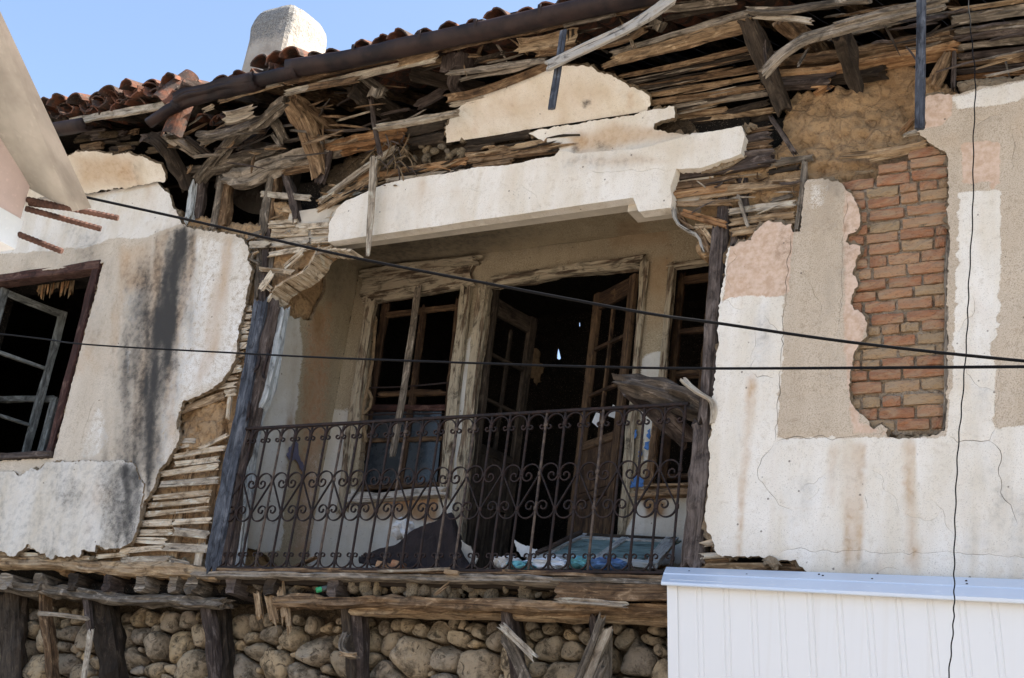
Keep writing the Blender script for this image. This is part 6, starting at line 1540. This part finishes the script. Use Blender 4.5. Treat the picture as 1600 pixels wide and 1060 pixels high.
for lab, u, v, w, h in (('reddish brick fragment on the balcony edge left of the tarpaulin centre', 602, 885, .12, .05), ('reddish brick fragment lying just right of its twin on the balcony edge', 622, 884, .09, .06)):
    t = thing('brick_fragment', lab, 'brick', tuple(hY(u, v, .05)), group='brick fragments on the balcony edge')
    link('brick_body', BR[2], t, loc=tuple(hY(u, v, .05)), rot=(.1, .15, .3), scl=(w, .08, h))
t = thing('brick_fragment', 'small red tile fragment lying on the ledge below the railing centre', 'brick', tuple(hY(706, 896, -.05)))
link('brick_body', BR[4], t, loc=tuple(hY(706, 895, -.05)), rot=(0, .05, .2), scl=(.10, .05, .03))
bo = thing('bottle', 'dark glass bottle with a bright green cap wedged between the beams', 'bottle', tuple(hY(505, 922, .0)))
b0 = hY(497, 922, -.03); b1 = hY(532, 914, .08)
dv = (b1 - b0) / np.linalg.norm(b1 - b0)
link('glass_body', sweep_mesh('glass_body', [b0 + dv * .02, b1 + dv * .12], PROF_ROUND, .03, .03, (0, 0, 1), 'plastic_dark', smooth=True, seg=.02, taper=[.4, .45, .9, 1, 1, 1]), bo)
link('cap', sweep_mesh('cap', [b0 - dv * .012, b0 + dv * .022], PROF_ROUND, .019, .019, (0, 0, 1), 'green_plastic', smooth=False, seg=.02), bo)

# =================================================================== CABLES
def cable(name, label, spec, r, mat='cable', seg=.08, rough=0.0):
    pts = [hY(u, v, y) for u, v, y in spec]
    o = link(name, sweep_mesh(name, pts, PROF_TUBE, r, r, (0, 1, .1), mat, seg=seg, smooth=True, rough=rough)); return o
tag(cable('overhead_cable', '', [(128, 307, -4.62), (300, 345, -4.4), (540, 400, -4.25), (760, 443, -4.1), (995, 487, -4.0), (1120, 505, -3.9), (1345, 537, -3.8), (1640, 568, -3.7), (2200, 615, -3.6), (3400, 700, -3.4)], .0047), 'upper black cable sloping down from the concrete eave across the facade', 'cable', 'cables crossing the facade')
tag(cable('overhead_cable', '', [(-500, 470, -2.0), (-10, 521, -2.3), (130, 538, -2.5), (370, 552, -2.7), (530, 560, -2.9), (750, 568, -3.1), (910, 573, -3.25), (1120, 576, -3.4), (1640, 573, -3.8), (2300, 568, -4.2), (3200, 560, -4.5)], .0046), 'lower black cable stretched almost level across the balcony', 'cable', 'cables crossing the facade')
wp = [(1505, -80), (1512, -10), (1518, 60), (1524, 130), (1521, 220), (1520, 330), (1514, 440), (1511, 520), (1504, 620), (1497, 700), (1493, 790), (1491, 880), (1491, 935), (1489, 985), (1483, 1050), (1476, 1120)]
tw = [hY(u, v, -1.0) for u, v in wp]
C = catmull(tw, 420); d = np.linspace(0, 180, 420)
wire = link('hanging_wire', sweep_mesh('hanging_wire', [c + np.array([math.cos(a) * .0022, math.sin(a) * .0022, 0]) for c, a in zip(C[::2], d[::2])], PROF_TUBE[::2], .0032, .0032, (0, 1, .1), 'cable', seg=.006))
tag(wire, 'thin twisted black wire hanging down the right wall and over the white panel', 'wire')

# =================================================================== WHITE SHEET-METAL BOX, lower right
YP = -.42
pn = thing('sheet_metal_awning', 'white corrugated sheet metal panel with a folded cap below the right wall', 'panel', tuple(hY(1300, 1000, YP)))
tl, tr = hY(1046, 911, YP), hY(2080, 965, YP)
bl, brr = hY(1062, 1110, YP), hY(1690, 1110, YP)
ux = tr - tl; L = np.linalg.norm(ux); ux /= L
V = []; Fc = []; prof = []
s = 0.0
rib = .155
k = 0
while s < L + .4:
    for off_, dep in ((0, 0), (.004, .0045), (.008, .0045), (.012, 0), (.030, 0), (.034, .0045), (.038, .0045), (.042, 0)):
        prof.append((s + off_, dep))
    s += rib
zb = 0.55
for s_, dep in prof:
    a = tl + ux * s_; V.append(a + np.array([0, dep, .02])); V.append(np.array([a[0] + .105 * (a[2] - zb), a[1] + dep, zb]))
for i in range(len(prof) - 1): Fc.append((2 * i, 2 * i + 1, 2 * i + 3, 2 * i + 2))
link('corrugated_panel', mesh('corrugated_panel', V, Fc, 'sheet_white'), pn)
# return side and cap
a0 = tl
sv = [a0 + np.array([0, 0, .02]), np.array([a0[0] + .105 * (a0[2] - zb), a0[1], zb]), np.array([a0[0] + .02 + .105 * (a0[2] - zb), .26, zb]), a0 + np.array([.02, .66, .02])]
link('side_panel', mesh('side_panel', [tuple(q) for q in sv] + [tuple(q + np.array([.01, 0, 0])) for q in sv], [(0, 1, 2, 3), (7, 6, 5, 4), (0, 4, 5, 1)], 'sheet_white'), pn)
link('edge_trim', sweep_mesh('edge_trim', [tl + np.array([.02, -.006, -.01]), np.array([tl[0] + .02 + .105 * (tl[2] - zb), tl[1] - .006, zb])], PROF_BOARD, .03, .004, (0, 1, 0), 'sheet_white', seg=.3), pn)
ca, cb2 = hY(1041, 886, -.10), hY(2100, 923, -.10)
cf, cg = hY(1033, 909, YP - .05), hY(2100, 962, YP - .05)
n = 40; V = []; Fc = []
for i in range(n + 1):
    t = i / n; A_ = ca + (cb2 - ca) * t; B_ = cf + (cg - cf) * t
    bow = .012 * math.sin(t * 9) * (1 - t) + .004 * math.sin(t * 31)
    m1 = A_ * .45 + B_ * .55
    for q in (A_, m1 + np.array([0, 0, .012]), m1 + np.array([0, -.004, .004]), B_ + np.array([0, bow * .4, 0]), B_ + np.array([0, .0, -.014]), B_ + np.array([0, .012, -.014])): V.append(q)
for i in range(n):
    for j in range(5): a = i * 6 + j; Fc.append((a, a + 1, a + 7, a + 6))
V2 = [v + np.array([0, .003, -.003]) for v in V]; o = len(V)
Fc += [tuple(o + i for i in reversed(f)) for f in Fc]
link('cap_flashing', mesh('cap_flashing', V + V2, Fc, 'sheet_cap'), pn)
for u, v in ((1077, 894), (1167, 899), (1280, 899), (1286, 901), (1363, 906), (1510, 909), (1511, 914)):
    c = hY(u, v, -.24)
    d_ = c - CAM; best = min(np.linspace(-.45, -.05, 80), key=lambda y: abs((hY(u, v, y) - ca) @ np.cross(cb2 - ca, cf - ca)))
    c = hY(u, v, best); link('screw', sweep_mesh('screw', [c + np.array([0, -.006, .004]), c + np.array([0, .004, -.004])], PROF_ROUND, .006, .006, (1, 0, 0), 'iron', seg=.01), pn)

# =================================================================== NEIGHBOUR'S EAVE, upper left
nb = thing('neighbour_house', 'corner of a neighbouring house with pink wall and bare concrete eave', 'house', (-3.3, -5, 0))
XN = -3.02
w_a, w_b = hX(47, 290, XN), hX(33, 343, XN); w_c = hX(27, 393, XN)
yE = w_a[1]
q0 = hX(-60, 118, XN)            # soffit meets wall, further left and nearer to the street
zS = lambda y: w_a[2] + (y - yE) * (q0[2] - w_a[2]) / (q0[1] - yE)
y_n = yE - 1.1
def prism(name, poly, x0, x1, mat, parent):
    n = len(poly); V = [(x1, y, z) for y, z in poly] + [(x0, y, z) for y, z in poly]
    Fc = [tuple(range(n)), tuple(reversed(range(n, 2 * n)))] + [(i, n + i, n + (i + 1) % n, (i + 1) % n) for i in range(n)]
    return link(name, mesh(name, V, Fc, mat), parent)
zb_ = w_c[2]; zm = w_b[2]
prism('wall', [(yE, zm + .0), (yE, zS(yE)), (y_n, zS(y_n)), (y_n, zm)], XN - 2.2, XN, 'pink_wall', nb)
prism('cornice_band', [(yE + .006, zb_), (yE + .006, zm - .002), (y_n, zm - .002), (y_n, zb_)], XN - 2.2, XN + .006, 'white_wall', nb)
prism('lower_wall', [(yE - .35, 0), (yE - .35, zb_ - .002), (y_n - 6, zb_ - .002), (y_n - 6, 0)], XN - 4, XN - .6, 'pink_wall', nb)
# raking concrete eave
XO = XN + .30
o1 = hX(143, 325, XO); o0 = hX(-60, -112, XO)
i1 = np.array([XN - .02, o1[1] - .0, zS(o1[1])]); i0 = np.array([XN - .02, o0[1], zS(o0[1])])
i1 = hX(112, 331, XN + .12)
pts = [o1, o0, i0, np.array([XN - .02, yE, zS(yE)]), i1]
upn = np.array([0, .35, .93]) * .14
upn = np.array([-.14, .02, .10])
V = [p_ for p_ in pts] + [p_ + upn for p_ in pts]; n = len(pts)
Fc = [tuple(range(n)), tuple(reversed(range(n, 2 * n)))] + [(i, n + i, n + (i + 1) % n, (i + 1) % n) for i in range(n)]
link('concrete_eave', mesh('concrete_eave', V, Fc, 'concrete'), nb)
if 0: Vr = [V[5] + np.array([.04, .04, .01]), V[6] + np.array([.04, 0, .01]), V[6] + np.array([-2.6, 0, 1.5]), V[5] + np.array([-2.6, 0, 1.5])]
for (a, b) in (((42, 312, XN), (185, 341, XN + .22)), ((40, 326, XN), (158, 358, XN + .16)), ((28, 366, XN), (97, 393, XN + .12)), ((46, 318, XN), (122, 327, XN + .14))):
    p0 = hX(*a); p1 = hX(*b); n_ = int(np.linalg.norm(p1 - p0) / .006)
    C = np.array([p0 + (p1 - p0) * t for t in np.linspace(0, 1, n_)]); T = (p1 - p0) / np.linalg.norm(p1 - p0); S = np.cross(T, (0, 0, 1)); S /= np.linalg.norm(S); U = np.cross(S, T)
    V = []; Fc = []
    for i, c in enumerate(C):
        r = .0078 + (.0016 if i % 2 else 0)
        for a_ in np.linspace(0, 2 * math.pi, 8, endpoint=False): V.append(c + S * r * math.cos(a_) + U * r * math.sin(a_))
    for i in range(len(C) - 1):
        for j in range(8): Fc.append((i * 8 + j, i * 8 + (j + 1) % 8, i * 8 + 8 + (j + 1) % 8, i * 8 + 8 + j))
    Fc.append(tuple((len(C) - 1) * 8 + j for j in range(8)))
    link('rebar', mesh('rebar', V, Fc, 'rebar'), nb)

finish_parents()
bpy.context.view_layer.update()
